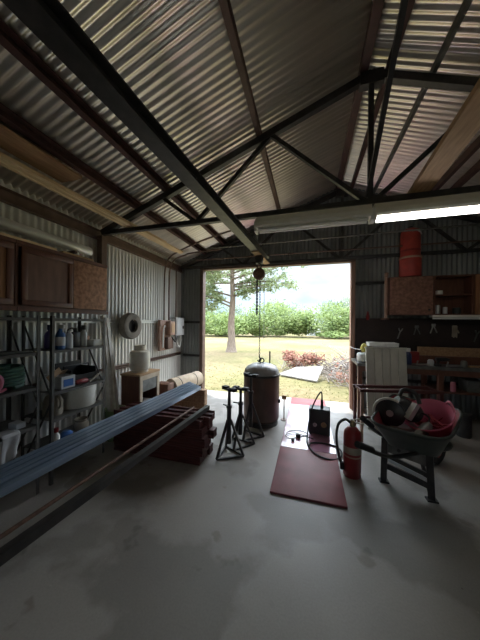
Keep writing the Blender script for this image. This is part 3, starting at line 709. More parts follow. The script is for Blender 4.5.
w1 = smooth_path([(-.16, .02, .005), (-.13, .14, .005), (.02, .20, .005), (.12, .12, .005), (.02, .02, .005), (-.10, -.06, .005), (-.16, .0, .010), (-.05, .10, .010), (.10, .05, .005), (.19, .0, .005)], 8)
MB().tube(w1, .004, 6).build('wire', 'black_rubber', t)
MB().box(-.03, .03, -.02, .02, .002, .045, .006).build('plug', 'black_rubber', t); MB().box(-.08, -.04, -.13, -.10, .002, .03, .005).build('clamp', 'black_rubber', t)

t = thing('fire_extinguisher', 'red fire extinguisher standing on the floor beside the wheelbarrow', 'fire extinguisher', (.425, 2.60, 0))
MB().lathe([(0, 0), (.074, 0), (.082, .012), (.082, .40), (.074, .44), (.045, .475), (.028, .485), (0, .485)], n=32).build('cylinder', 'red_paint', t)
MB().lathe([(.0825, .235), (.0832, .237), (.0832, .30), (.0825, .302)], n=32).build('label_band', 'clay', t)
MB().lathe([(.0825, .20), (.083, .202), (.083, .212), (.0825, .214)], n=32).build('lower_band', 'meter_tan', t)
MB().lathe([(0, .485), (.026, .485), (.026, .52), (.018, .54), (0, .54)], n=14).build('valve', 'brass', t)
MB().bar((-.02, 0, .545), (.11, -.01, .575), .02, .01).bar((-.02, 0, .53), (.10, -.01, .52), .02, .01).build('lever', 'clay', t, False)
hp = smooth_path([(-.02, 0, .52), (-.07, -.01, .55), (-.13, -.02, .50), (-.15, -.02, .38), (-.135, -.02, .24), (-.115, -.02, .15), (-.10, -.02, .12)], 8)
MB().tube(hp, .013, 8).build('hose', 'black_rubber', t); MB().tube([(-.10, -.02, .13), (-.09, -.02, .06)], .018, 8, r1=.022).build('nozzle', 'black_rubber', t)

# ------------------------------------------------------------------ wheelbarrow
O = V((.95, 2.85, 0))
t = thing('wheelbarrow', 'dark olive wheelbarrow loaded with a pink tub and tools', 'wheelbarrow', O)
Lw = lambda x, y, z: V((x, y, z)) - O
rim = [Lw(.478, 2.22, .685), Lw(.96, 2.03, .68), Lw(1.36, 2.66, .725), Lw(.86, 2.92, .76)]
bot = [Lw(.665, 2.40, .44), Lw(.99, 2.26, .44), Lw(1.20, 2.58, .44), Lw(.89, 2.74, .44)]
def tray_mesh():
    n = 9; vs = []; fs = []
    def loop(Q, k, crown):
        out = []
        for i in range(4):
            a, b = Q[i], Q[(i + 1) % 4]; pa = Q[i - 1]
            for j in range(n):
                u = j / n; p = a.lerp(b, u)
                out.append(p + V((0, 0, crown * math.sin(PI * u))))
        c = sum((q for q in Q), V((0, 0, 0))) / 4
        # round the corners: pull corner points towards the centre
        for i in range(4):
            for dj, f in ((0, .10), (1, .025), (-1, .025)):
                q = out[(i * n + dj) % (4 * n)]; e = c.copy(); e.z = q.z; out[(i * n + dj) % (4 * n)] = q.lerp(e, f)
        return out
    K = 6
    for k in range(K + 1):
        s_ = k / K; Q = [b.lerp(r, s_ ** .85) for b, r in zip(bot, rim)]
        vs += loop(Q, k, -.012 * s_)
    m = 4 * n
    for k in range(K):
        for i in range(m): fs.append((k * m + i, k * m + (i + 1) % m, (k + 1) * m + (i + 1) % m, (k + 1) * m + i))
    fs.append(tuple(range(m - 1, -1, -1)))
    return vs, fs, vs[K * m:]
vs, fs, top = tray_mesh()
o = MB().add(vs, fs).build('tray', 'olive_tray', t, thick=.006)
MB().tube(top, .011, 8, closed=True).build('rim', 'olive_tray', t)
# red inner lining of the tray
c0 = sum(bot, V((0, 0, 0))) / 4
ins = [c0 + (V(p) - c0) * .965 + V((0, 0, .012)) for p in vs]
o = MB().add(ins, fs).build('lining', 'tray_red', t)
wc = Lw(1.34, 3.10, .19)
ax = (Lw(1.34, 3.10, 0) - Lw(.55, 2.20, 0)).normalized(); side = V((ax.y, -ax.x, 0))
rotw = Matrix(((side.x, ax.x, 0, 0), (side.y, ax.y, 0, 0), (0, 0, 1, 0), (0, 0, 0, 1)))
MB().lathe([(.12, -.04), (.16, -.048), (.185, -.035), (.19, 0), (.185, .035), (.16, .048), (.12, .04), (.12, -.04)], wc, 30, 'X', mtx=rotw).build('tyre', 'black_rubber', t)
MB().lathe([(0, -.03), (.10, -.02), (.122, -.03), (.122, .03), (.10, .02), (0, .03)], wc, 24, 'X', mtx=rotw).build('wheel', 'tray_red', t)
MB().bar(wc - side * .10, wc + side * .10, .02, .02).build('axle', 'grey_steel', t, False)
h1a, h1b = Lw(.36, 1.93, .615), Lw(.47, 2.33, .665)
r1 = [h1a, Lw(.62, 2.14, .46), Lw(.95, 2.40, .415), wc + side * .085]; r2 = [h1b, Lw(.66, 2.52, .47), Lw(.93, 2.66, .415), wc - side * .085]
for r_ in (r1, r2): MB().tube(smooth_path(r_, 8), .017, 8).build('handle_rail', 'black_steel', t)
for r_ in (r1, r2):
    d = (r_[1] - r_[0]); d.normalize(); MB().tube([r_[0] - d * .02, r_[0] + d * .15], .024, 12).build('grip', 'black_rubber', t)
# leg frame facing the camera: two legs and a slotted cross brace
Lg = [Lw(.70, 2.585, 0), Lw(1.02, 2.42, 0)]
for k, p in enumerate(Lg):
    q = p + V((0, 0, .44)) + (V((-.01, -.06, 0)) if k == 0 else V((-.03, -.02, 0)))
    MB().bar(q, p + V((0, 0, .012)), .05, .028, up=(.45, .89, 0)).box(p.x - .04, p.x + .04, p.y - .03, p.y + .03, 0, .014).build('leg', 'black_steel', t, False)
    MB().bar(p + V((.0, .01, .015)), p + V((.09 if k == 0 else -.06, .14, .42)), .022, .022).build('leg_strut', 'black_steel', t, False)
MB().bar(Lg[0] + V((0, -.02, .27)), Lg[1] + V((0, 0, .20)), .02, .035).bar(Lg[0] + V((0, -.02, .17)), Lg[1] + V((0, 0, .115)), .02, .05).build('cross_brace', 'black_steel', t, False)
MB().bar(Lg[0] + V((0.03, -.015, .335)), Lg[1] + V((-.03, -.0, .325)), .012, .085).build('cross_plate', 'grey_steel', t, False)
MB().bar(Lg[0] + V((0.03, -.015, .22)), Lg[1] + V((-.03, -.0, .165)), .006, .03).build('slot_strip', 'panel_grey', t, False)
MB().lathe([(0, 0), (.016, 0), (.016, .01), (0, .01)], Lg[0] + V((.10, -.075, .345)), 10, 'Y').build('bolt', 'black_steel', t)

# load in the wheelbarrow
ptm = V((0, 0, 1)).rotation_difference(V((-.40, -.32, .86)).normalized()).to_matrix().to_4x4()
t = thing('pink_tub', 'pink flexible tub tipped open in the wheelbarrow', 'tub', (1.10, 2.545, .49))
MB().lathe([(0, 0), (.085, 0), (.10, .015), (.188, .265), (.195, .27), (.188, .277), (.18, .265), (.094, .02), (0, .014)], n=40, mtx=ptm).build('tub_body', 'pink', t)
for s in (0, PI):
    pts = [ptm @ V((math.cos(s + a) * .192, math.sin(s + a) * .192, .27 + .055 * math.cos(a * 5.2))) for a in [-.3 + .06 * i for i in range(11)]]
    MB().tube(pts, .011, 8).build('handle', 'pink', t)
t = thing('chop_saw', 'black and grey power tool piled in the wheelbarrow', 'power tool', (.80, 2.48, .47))
MB().lathe([(0, -.11), (.07, -.11), (.085, -.08), (.085, .07), (.06, .11), (0, .11)], (.06, .03, .26), 22, 'X', mtx=Matrix.Rotation(.5, 4, 'Y')).build('motor', 'black_plastic', t)
gm = Matrix.Translation((-.09, -.03, .235)) @ Matrix.Rotation(math.radians(-24), 4, 'Z')
MB().lathe([(0, -.022), (.105, -.022), (.118, -.012), (.118, .012), (.105, .022), (0, .022)], (0, 0, 0), 30, 'Y', mtx=gm).build('blade_guard', 'black_plastic', t)
MB().tube([gm @ V((.128 * math.cos(q), -.012, .128 * math.sin(q))) for q in [math.radians(60 + 9 * i) for i in range(17)]], .011, 8).build('guard_edge', 'pvc_white', t)
MB().lathe([(0, -.03), (.028, -.03), (.03, .0), (0, .004)], (0, 0, 0), 16, 'Y', mtx=gm).build('hub', 'hook_grey', t)
MB().tube(smooth_path([(.0, .05, .34), (.05, .09, .42), (.14, .08, .40), (.16, .03, .32)], 8), .018, 8).build('handle', 'black_rubber', t)
MB().box(-.10, .14, -.08, .10, .03, .13, .02).build('tool_base', 'hook_grey', t)
MB().bar((.02, -.10, .22), (.10, -.06, .34), .05, .04).build('clamp_arm', 'hook_grey', t, False)
random.seed(21)
m = MB()
for k in range(26):
    a = random.uniform(0, 6.28); p = V((1.04 + random.uniform(-.07, .07), 2.46 + random.uniform(-.06, .06), .60 + random.uniform(-.03, .06)))
    d = V((random.uniform(-1, 1), random.uniform(-1, 1), random.uniform(-.3, .8))).normalized() * .06
    m.bar(p - d, p + d, .030, .008)
tag(m.build('crumpled_rags', 'rag_red', smooth=False), 'crumpled red scraps heaped in front of the pink tub', 'rags', kind='stuff')
# a bag of dark stuff filling the tray bottom, under the load
m = MB(); m.ball((.90, 2.47, .50), (.17, .13, .07), 20); m.ball((1.04, 2.42, .50), (.12, .10, .06), 16)

t = thing('sander', 'grey and black hand tool wedged between the pink tub and the black saw', 'power tool', (.93, 2.36, .56), 35)
MB().lathe([(0, -.09), (.035, -.09), (.042, -.04), (.042, .05), (.025, .09), (0, .09)], (0, 0, .05), 16, 'X', mtx=Matrix.Rotation(-.5, 4, 'Y')).build('body', 'grey_steel', t); MB().tube(smooth_path([(.06, 0, .09), (.10, .02, .14), (.06, .06, .17), (0, .05, .14)], 8), .008, 8).build('cable', 'black_rubber', t); MB().box(-.11, -.07, -.035, .035, -.02, .04, .008).build('foot', 'hook_grey', t)
tag(MB().tube([(.86 + .10 * math.cos(q) , 2.62 + .07 * math.sin(q), .66 + .05 * math.sin(q * 1.3) + .004 * q) for q in [.35 * i for i in range(52)]], .009, 6).build('cable_coil', 'black_rubber'), 'loose black cable coil heaped behind the saw in the wheelbarrow', 'cable')
tag(m.build('tool_bag', 'black_plastic'), 'black tool bag lying in the wheelbarrow under the power tool', 'bag')

# ------------------------------------------------------------------ right of the doorway
t = thing('metal_stand', 'low maroon metal stand frame behind the wheelbarrow', 'stand', (.66, 3.38, 0), 12)
LW, DW, HH = .95, .22, .67
for x in (0, LW):
    for y in (0, DW): MB().box(x - .016, x + .016, y - .016, y + .016, 0, HH - .03).build('leg', 'maroon_metal' if y else 'meter_tan' if x == 0 else 'maroon_metal', t, False)
MB().box(-.03, LW + .03, -.02, .02, HH - .035, HH).build('front_rail', 'maroon_metal', t, False); MB().box(-.03, LW + .03, DW - .02, DW + .02, HH - .035, HH).build('back_rail', 'maroon_metal', t, False)
for x in (0, LW): MB().box(x - .012, x + .012, .02, DW - .02, HH - .03, HH - .006).build('end_rail', 'maroon_metal', t, False)
MB().box(.016, LW - .016, -.01, .01, .30, .325).build('lower_rail', 'maroon_metal', t, False)

# ribbed panel
t = thing('ribbed_panel', 'large cream ribbed plastic panel leaning on the workbench', 'panel', (.825, 3.80, 0), 4)
t.rotation_euler = (math.radians(-6.5), 0, math.radians(4))
pv = []; nx = 60; Wp, Hp = .53, 1.15
def prof(u):
    d = min(abs(u - c) for c in (.2, .4, .6, .8)); return .014 if d < .012 else 0
m = MB(); pts = []
for i in range(nx + 1):
    u = i / nx; pts.append((u * Wp, prof(u)))
vs = [(x, y, z) for z in (0.0, Hp) for x, y in pts] + [(x, .03, z) for z in (0.0, Hp) for x, y in pts]
n1 = nx + 1; fs = []
for i in range(nx):
    fs += [(i, i + 1, n1 + i + 1, n1 + i), (2 * n1 + i, 3 * n1 + i, 3 * n1 + i + 1, 2 * n1 + i + 1), (i, 2 * n1 + i, 2 * n1 + i + 1, i + 1), (n1 + i, n1 + i + 1, 3 * n1 + i + 1, 3 * n1 + i)]
fs += [(0, n1, 3 * n1, 2 * n1), (nx, 2 * n1 + nx, 3 * n1 + nx, n1 + nx)]
m.add(vs, fs).build('sheet', 'cream_plastic', t, False)
MB().box(-.012, Wp + .012, -.012, .036, Hp, Hp + .022, .006).build('top_lip', 'cream_plastic', t)

# workbench
t = thing('workbench', 'long dark workbench against the end wall', 'workbench', (.72, 4.02, 0))
MB().box(0, 3.1, 0, .58, .86, .90).build('top', 'grey_steel', t, False)
MB().box(1.05, 3.1, .04, .56, .53, .55).build('lower_shelf', 'cab_dark', t, False)
for x in (.04, 1.08, 2.1, 3.06):
    for y in (.04, .54): MB().box(x - .03, x + .03, y - .03, y + .03, 0, .86).build('leg', 'cab_dark', t, False)
MB().box(.07, 3.03, .02, .05, .78, .86).build('apron', 'cab_dark', t, False)
tag(MB().box(.80, 3.9, 4.615, 4.635, .92, 1.60).build('pegboard', 'peg', smooth=False), 'dark brown pegboard on the end wall above the workbench', 'pegboard')

# wall cabinets on the end wall
def end_cab(label, x0, x1, door):
    t = thing('wall_cabinet', label, 'cabinet', (x0, 4.62, 1.65)); w = x1 - x0; h = .61; d = -.22
    MB().box(0, w, d, 0, 0, .018).box(0, w, d, 0, h - .018, h).box(0, .018, d, 0, .018, h - .018).box(w - .018, w, d, 0, .018, h - .018).box(.018, w - .018, -.012, 0, .018, h - .018).build('body', 'cab_dark', t, False)
    if door: MB().box(.005, w - .005, d - .02, d, .008, h - .008, .003).build('door', door, t); MB().lathe([(0, 0), (.012, 0), (.014, .02), (0, .02)], (w - .06, d - .04, .08), 10, 'Y').build('knob', 'black_steel', t)
    else: MB().box(.018, w - .018, d + .01, -.012, .30, .318).build('shelf', 'cab_dark', t, False)
    return t
end_cab('speckled brown door wall cabinet under the red canister', 1.25, 1.85, 'osb_dark')
end_cab('open fronted wall cabinet with cluttered shelves above the workbench', 1.86, 2.36, None)
end_cab('orange brown door wall cabinet beside the open one', 2.37, 2.97, 'cab_orange')
tag(MB().box(1.185, 1.222, 4.40, 4.43, 1.60, 2.27, .004).build('wood_strip', 'meter_tan'), 'upright pale strip of wood beside the speckled cabinet', 'strip')
o = C.objects[-1] if False else None
tag(MB().box(1.185, 1.235, 4.39, 4.44, 2.272, 2.34, .012).build('wood_block', 'jamb'), 'small pale block on top of the upright wood strip', 'block')
tag(MB().box(1.17, 1.245, 4.40, 4.62, 1.575, 1.598).build('shelf_bracket', 'cab_dark', smooth=False), 'small dark bracket under the upright wood strip', 'bracket')
for (xx, zz, r, h, mm, l) in ((1.95, 1.669, .035, .13, 'hook_grey', 'grey tin on the lower level of the open cabinet, first of the row'), (2.05, 1.669, .03, .10, 'panel_grey', 'pale small tin on the lower level of the open cabinet'), (2.2, 1.669, .05, .09, 'dark_green_box', 'dark squat tin on the lower level of the open cabinet'), (1.97, 1.969, .045, .06, 'bag_white', 'pale jar lid shaped tin on the upper level of the open cabinet')):
    tag(MB().lathe([(0, 0), (r, 0), (r, h), (r * .85, h + .008), (0, h + .008)], (xx, 4.50, zz), 16).build('tin', mm), l, 'tin', 'tins in the open cabinet')
t = thing('strip_light', 'unlit white strip light under the open wall cabinet', 'light', (2.2, 4.45, 1.60))
MB().box(-.36, .75, -.05, .05, .018, .05, .004).build('housing', 'white_paint', t); MB().lathe([(0, -.34), (.016, -.34), (.016, .73), (0, .73)], (0, -.02, .0), 12, 'X').build('tube', 'white_plastic', t)

t = thing('red_canister', 'tall red metal canister standing on the speckled wall cabinet', 'canister', (1.56, 4.47, 2.261))
MB().lathe([(0, 0), (.145, 0), (.15, .01), (.15, .30), (.146, .31), (.146, .33), (.137, .35), (.137, .70), (.125, .745), (.07, .775), (0, .78)], n=36).build('body', 'red_can', t)
MB().lathe([(.1505, .285), (.156, .29), (.156, .312), (.1505, .318)], n=36).build('band', 'meter_tan', t)
MB().lathe([(.1375, .40), (.142, .405), (.142, .425), (.1375, .43)], n=36).build('upper_band', 'red_paint', t)
MB().tube(smooth_path([(-.02, -.138, .70), (.03, -.150, .705), (.09, -.125, .68), (.12, -.09, .655)], 6), .010, 8).build('handle', 'bag_white', t)
MB().lathe([(0, .775), (.035, .775), (.035, .81), (0, .81)], n=14).build('cap', 'black_steel', t)

# wall and bench clutter
tag(MB().lathe([(0, 0), (.022, 0), (.03, .05), (.018, .11), (.008, .15), (0, .15)], (.98, 4.60, 1.62 - .05), 12).build('red_tool', 'red_paint'), 'small red tool hanging on the corrugated wall right of the doorway', 'tool')
def hung(name, label, x, z, m, f):
    t = thing(name, label, 'tool', (x, 4.612, z), 0, None); f(t, m); return t
def claw(t, m):
    MB().bar((.018, -.02, -.015), (.045, -.02, .03), .018, .014).bar((.0, -.02, -.01), (-.012, -.02, .038), .018, .014).build('jaw', m, t, False); MB().bar((.012, -.02, -.01), (-.03, -.02, -.14), .024, .012).build('handle', m, t, False)
def pliers(t, m):
    MB().bar((0, -.02, .05), (-.035, -.02, -.07), .018, .012).build('handle', m, t, False); MB().bar((.01, -.02, .05), (.055, -.02, -.06), .018, .012).build('handle', m, t, False); MB().box(-.02, .035, -.03, -.008, .04, .085, .004).build('jaw', m, t)
def glove(t, m):
    MB().box(-.035, .035, -.04, -.008, -.06, .07, .014).build('palm', m, t)
    for k in range(4): MB().tube([(-.028 + k * .018, -.024, -.05), (-.03 + k * .018, -.024, -.11 - .015 * (k % 2))], .0095, 6).build('finger', m, t)
    MB().tube([(.03, -.024, .0), (.055, -.026, -.05)], .010, 6).build('thumb', m, t)
hung('wrench', 'grey hook ended wrench hanging on the pegboard over the ribbed panel', 1.46, 1.40, 'hook_grey', claw)
hung('pliers', 'pale metal pliers hanging on the pegboard under the open cabinet', 1.93, 1.43, 'hook_grey', pliers)
hung('work_glove', 'pale work glove hanging on the pegboard under the strip light', 2.22, 1.42, 'clay', glove)
hung('wrench', 'dark steel wrench hanging on the pegboard nearest the frame edge', 2.5, 1.38, 'grey_steel', claw)
hung('pliers', 'dark pliers hanging on the pegboard between wrench and pale pliers', 1.70, 1.40, 'grey_steel', pliers)
tag(MB().bar((1.66, 4.42, 1.085), (2.7, 4.44, 1.085), .05, .13).build('wood_board', 'wood_brown', smooth=False), 'brown board standing on edge along the back of the workbench', 'board')
tag(MB().box(1.52, 1.64, 4.30, 4.42, .901, 1.08, .012).build('small_box', 'red_paint'), 'dark red box on the workbench at the end of the brown board', 'box')
tag(MB().box(1.9, 2.4, 4.44, 4.60, .901, 1.0, .006).build('board_rest', 'cab_dark'), 'dark wood block behind the brown board on the workbench', 'block')
tag(MB().box(1.66, 2.7, 4.38, 4.46, .901, 1.019).build('wood_board', 'cab_dark', smooth=False), 'dark board on the workbench under the brown board', 'board')
bottle('bottle', 'navy blue bottle with pale label on the workbench beside the ribbed panel', (1.44, 4.17, .901), .045, .24, 'navy', 'white_plastic', .5)
random.seed(5)
items = [('steel_clamp', 'hook_grey', 1.60, 4.12), ('tin', 'panel_grey', 1.72, 4.15), ('drill', 'black_plastic', 1.85, 4.12), ('wrench', 'hook_grey', 1.98, 4.14), ('tin', 'grey_steel', 2.12, 4.15), ('hammer', 'hook_grey', 2.28, 4.12), ('tin', 'black_plastic', 2.42, 4.18), ('tin', 'clay', 2.55, 4.12)]
wh = ['beside the navy bottle', 'between the clamp and the black drill', 'in front of the brown board', 'next to the black drill', 'between wrench and hammer', 'lying with its head up near the edge', 'past the hammer', 'at the far right of the row']
for (nm, mm, x, y), w_ in zip(items, wh):
    desc = {'hook_grey': 'bright grey', 'panel_grey': 'pale', 'black_plastic': 'black', 'grey_steel': 'dark grey', 'clay': 'tan'}[mm]
    t = thing(nm, f'{desc} {nm.replace("_", " ")} on the workbench, {w_}', nm.split('_')[-1], (x, y, .901))
    if nm == 'tin': MB().lathe([(0, 0), (.04, 0), (.04, .07), (.036, .075), (0, .075)], n=16).build('body', mm, t); MB().lathe([(0, .075), (.03, .075), (.03, .088), (0, .088)], n=12).build('lid', mm, t)
    elif nm == 'drill':
        MB().lathe([(0, -.08), (.028, -.08), (.03, .04), (.014, .09), (0, .09)], (0, 0, .10), 14, 'X').build('body', mm, t); MB().bar((-.05, 0, .09), (-.06, 0, .02), .03, .035).box(-.10, -.02, -.03, .03, 0, .03, .005).build('grip', mm, t)
    elif nm == 'hammer':
        MB().bar((-.12, 0, .016), (.1, 0, .020), .024, .02).build('handle', 'wood_tan', t, False); MB().box(.09, .12, -.05, .06, .0, .034, .006).build('head', mm, t)
    else:
        MB().bar((-.08, -.02, .012), (.07, .02, .012), .02, .02).build('handle', mm, t, False); MB().ring((.085, .025, .014), .022, .010, 'Z', 14, 6).bar((-.07, -.02, .02), (-.06, -.02, .07), .015, .015).build('jaw', mm, t)
tag(MB().lathe([(0, 0), (.032, 0), (.032, .12), (.026, .135), (0, .135)], (1.98, 4.12, .551), 16).build('spray_can', 'pink'), 'pink and white can on the workbench lower shelf', 'can')
tag(MB().box(2.15, 2.35, 4.12, 4.35, .551, .72, .01).build('toolbox', 'grey_steel'), 'dark grey toolbox on the workbench lower shelf', 'toolbox')
tag(MB().box(1.25, 1.7, 4.25, 4.55, 0, .30, .01).build('storage_box', 'black_plastic'), 'black storage box on the floor under the workbench', 'box')
tag(MB().lathe([(0, 0), (.075, 0), (.08, .02), (.08, .30), (.06, .32), (0, .32)], (2.02, 4.06 - .12, 0), 20).build('dark_can', 'black_steel'), 'dark round can on the floor in front of the workbench', 'can')
t = thing('bucket', 'dusty pink bucket on the floor by the workbench near the frame edge', 'bucket', (2.36, 3.86, 0))
MB().lathe([(0, 0), (.125, 0), (.13, .01), (.16, .29), (.166, .295), (.166, .305), (.152, .305), (.122, .012), (0, .012)], n=32).build('bucket_body', 'pink', t)
MB().tube(smooth_path([(-.16, 0, .28), (-.12, -.10, .22), (0, -.165, .19), (.12, -.10, .22), (.16, 0, .28)], 6), .005, 6).build('bail', 'hook_grey', t)
# white bag, yellow pack, tray, cord
def crumple(name, c, r, m, label, cat, seed, amp=.18):
    random.seed(seed); bm = bmesh.new(); bmesh.ops.create_icosphere(bm, subdivisions=3, radius=1)
    ph = [(random.uniform(2, 7), random.uniform(0, 6), V((random.uniform(-1, 1), random.uniform(-1, 1), random.uniform(-1, 1)))) for _ in range(7)]
    for q in bm.verts:
        k = 1 + amp * sum(math.sin(f * q.co.dot(d) + p) for f, p, d in ph) / 2.4
        q.co = V((q.co.x * r[0] * k, q.co.y * r[1] * k, max(-.85, q.co.z) * r[2] * (k if q.co.z > -.5 else 1)))
    return tag(MB().bm(bm, Matrix.Translation(c)).build(name, m), label, cat)
crumple('plastic_bag', (.80, 4.16, .985), (.085, .08, .095), 'bag_white', 'crumpled white plastic bag on the end of the workbench by the doorway', 'bag', 3)
crumple('yellow_pack', (.85, 4.22, 1.12), (.05, .05, .075), 'yellow', 'yellow pack stuffed into the top of the white bag', 'pack', 4, .1)
tag(MB().box(1.0, 1.30, 4.10, 4.40, .901, 1.155, .01).build('toolbox', 'black_plastic'), 'black toolbox on the workbench behind the ribbed panel', 'toolbox')
t = thing('plastic_tray', 'white plastic tray lying on the black toolbox behind the ribbed panel', 'tray', (1.10, 4.22, 1.156))
MB().box(-.2, .2, -.10, .10, 0, .008).box(-.2, .2, -.10, -.092, .008, .05).box(-.2, .2, .092, .10, .008, .05).box(-.2, -.192, -.092, .092, .008, .05).box(.192, .2, -.092, .092, .008, .05).build('tray_body', 'bag_white', t, False)
MB().tube([(-.2, -.10, .05), (.2, -.10, .05), (.2, .10, .05), (-.2, .10, .05)], .009, 6, closed=True).build('rim', 'bag_white', t)
tag(MB().tube(smooth_path([(.70, 4.59, 1.10), (.74, 4.40, 1.09), (.80, 4.24, 1.09)], 6), .005, 6).build('string', 'bag_white'), 'white string from the door jamb to the white bag', 'string')
# ------------------------------------------------------------------ outside
def leaves(mb, c, r, n, size, seed, squash=.8, shell=.55):
    rnd = random.Random(seed)
    for _ in range(n):
        d = V((rnd.gauss(0, 1), rnd.gauss(0, 1), rnd.gauss(0, 1))).normalized() * (shell + (1 - shell) * rnd.random())
        p = V((c[0] + d.x * r[0], c[1] + d.y * r[1], c[2] + d.z * r[2]))
        a = V((rnd.gauss(0, 1), rnd.gauss(0, 1), rnd.gauss(0, 1) * .6)).normalized(); b = a.orthogonal().normalized()
        s = size * rnd.uniform(.6, 1.4)
        mb.add([p - a * s, p + b * s * .45, p + a * s, p - b * s * .45], [(0, 1, 2, 3)])
    mb.fixn = False
    return mb
def bush(name, label, loc, w, h, m, seed, n=4200, size=.15, group=None, blobs=9, trunk=True):
    t = thing(name, label, 'tree' if 'tree' in name else 'bush', loc, 0, group)
    rnd = random.Random(seed); mb = MB()
    for k in range(blobs):
        a = rnd.uniform(0, 6.28); q = rnd.random() ** .5
        z = h * (.10 + .62 * rnd.random()); taper = 1 - .5 * abs(z / h - .45)
        rr = w * rnd.uniform(.30, .44) * taper
        leaves(mb, (math.cos(a) * q * w * .58 * taper, math.sin(a) * q * w * .5 * taper, z), (rr, rr, min(rr * .9, z * .8)), n // blobs, size, seed * 31 + k)
    mb.build('foliage', m, t, smooth=False)
    if trunk:
        s = MB(); s.tube([(0, 0, -.02), (.05, 0, h * .3), (0, .05, h * .6)], w * .05, 8, r1=w * .015)
        for k in range(5):
            a = k * 1.3; s.tube([(0, 0, h * .2), (math.cos(a) * w * .35, math.sin(a) * w * .35, h * .6)], w * .02, 6, r1=.01)
        s.build('trunk', 'bark', t)
    return t
G = -.06
# pine
def pine(label, loc, specs, seed):
  t = thing('pine_tree', label, 'tree', loc)
  tr = [(0, 0, -.05), (.02, 0, .5), (-.02, 0, 1.5), (.06, 0, 2.8), (.0, .05, 4.2), (.12, 0, 6.0), (.1, 0, 8.4)]
  m = MB(); m.tube(smooth_path(tr, 4), .24, 14, r1=.05); m.lathe([(.36, -.05), (.30, .05), (.24, .3), (.22, .6)], n=14); m.build('trunk', 'bark', t)
  rnd = random.Random(seed); br = MB(); fol = MB()
  for k, (z, az, L) in enumerate(specs):
      a = math.radians(az); dx, dy = math.cos(a), math.sin(a)
      up = .28 if L < 2.6 else .12
      p = [(0, 0, z), (dx * L * .4, dy * L * .4, z + up), (dx * L * .75, dy * L * .75, z + up * 1.3), (dx * L, dy * L, z + up * 1.0)]
      br.tube(smooth_path(p, 3), .055, 6, r1=.012)
      for j in range(8):
          f = .28 + .74 * rnd.random(); sp = .42
          c = (dx * L * f + rnd.gauss(0, sp * .6), dy * L * f + rnd.gauss(0, sp * .6), z + up + rnd.gauss(.0, .20))
          leaves(fol, c, (.46, .46, .20), 52, .085, seed * 991 + k * 50 + j, shell=.1)
  br.build('branches', 'bark', t); fol.build('foliage', 'pine', t, smooth=False)
specs = [(2.6, 200, 2.0), (3.0, 170, 2.4), (2.9, 10, 1.3), (3.3, -12, 3.1), (3.5, 20, 3.4), (3.7, 150, 2.8), (3.9, -30, 3.0), (4.1, 215, 2.6), (4.4, 0, 3.4), (4.6, 90, 2.4), (4.8, 180, 2.8), (5.0, -60, 2.5), (5.2, 40, 3.2), (5.5, 230, 2.6), (5.8, 10, 3.0), (6.1, 140, 2.6), (6.5, -40, 2.4), (6.9, 70, 2.2), (7.3, 190, 2.0), (7.8, 0, 1.6), (8.2, 120, 1.3), (2.4, 185, 1.6), (4.2, -5, 2.4), (3.6, 5, 2.6)]
pine('tall tree with bare trunk and feathery crown in the field', (-4.0, 12.3, G), specs, 11)
pine('second tall feathery tree, its trunk hidden by the wall left of the doorway', (-6.6, 9.9, G), [(z + .5, az + 37, L + .5) for z, az, L in specs], 23)

bl = [('bush', 'bright green bush at the field edge behind the tall tree\'s trunk', (-10.6, 26.4), 4.2, 2.6, 'leaf', 1),
      ('bush', 'low pale green bush at the field edge just right of the trunk', (-7.2, 27.4), 3.6, 2.9, 'leaf', 2),
      ('bush', 'broad bright green bush at the field edge behind the hoist chains', (-3.6, 28.6), 5.0, 4.4, 'leaf', 3),
      ('bush', 'smaller green bush joined to the broad one, behind the tank pipe', (-1.3, 28.2), 3.0, 3.2, 'leaf', 4),
      ('bush', 'rounded yellow green bush at the field edge nearest the door jamb', (2.6, 28.0), 4.4, 3.9, 'leaf', 5),
      ('bush', 'green bush at the field edge partly behind the door jamb', (5.6, 28.6), 4.5, 3.2, 'leaf', 6),
      ('bush', 'green bush at the field edge hidden past the door jamb', (9.6, 29.0), 5.0, 4.2, 'leaf_dark', 7),
      ('bush', 'dark bush at the field edge far left past the doorway', (-15.0, 26.0), 5.0, 3.4, 'leaf_dark', 8)]
for nm, l, (x, y), w_, h_, mm, s_ in bl: bush(nm, l, (x, y, G), w_, h_, mm, s_, group='bushes along the field edge', trunk=False, blobs=13)
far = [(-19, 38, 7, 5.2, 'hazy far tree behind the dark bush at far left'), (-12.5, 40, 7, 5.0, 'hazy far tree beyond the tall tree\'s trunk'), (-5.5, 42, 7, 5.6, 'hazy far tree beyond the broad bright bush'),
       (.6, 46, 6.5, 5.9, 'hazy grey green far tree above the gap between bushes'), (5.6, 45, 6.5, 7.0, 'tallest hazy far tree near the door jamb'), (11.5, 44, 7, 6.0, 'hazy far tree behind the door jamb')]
for i, (x, y, w_, h_, l) in enumerate(far): bush('far_tree', l, (x, y, G), w_, h_, 'leaf_far_haze', 40 + i, 2400, .22, 'hazy far trees')
t = thing('shed', 'tiny white shed in the gap between the far bushes', 'shed', (.55, 33.0, G))
MB().box(-.9, .9, -.8, .8, 0, 1.7).build('wall', 'house_white', t, False); MB().prism([(-1.0, 0), (1.0, 0), (0, .6)], (0, -.9, 1.7), (0, .9, 1.7)).build('roof', 'panel_grey', t, False)
MB().box(-.3, .3, -.82, -.8, 0, 1.4).build('door', 'panel_grey', t, False)

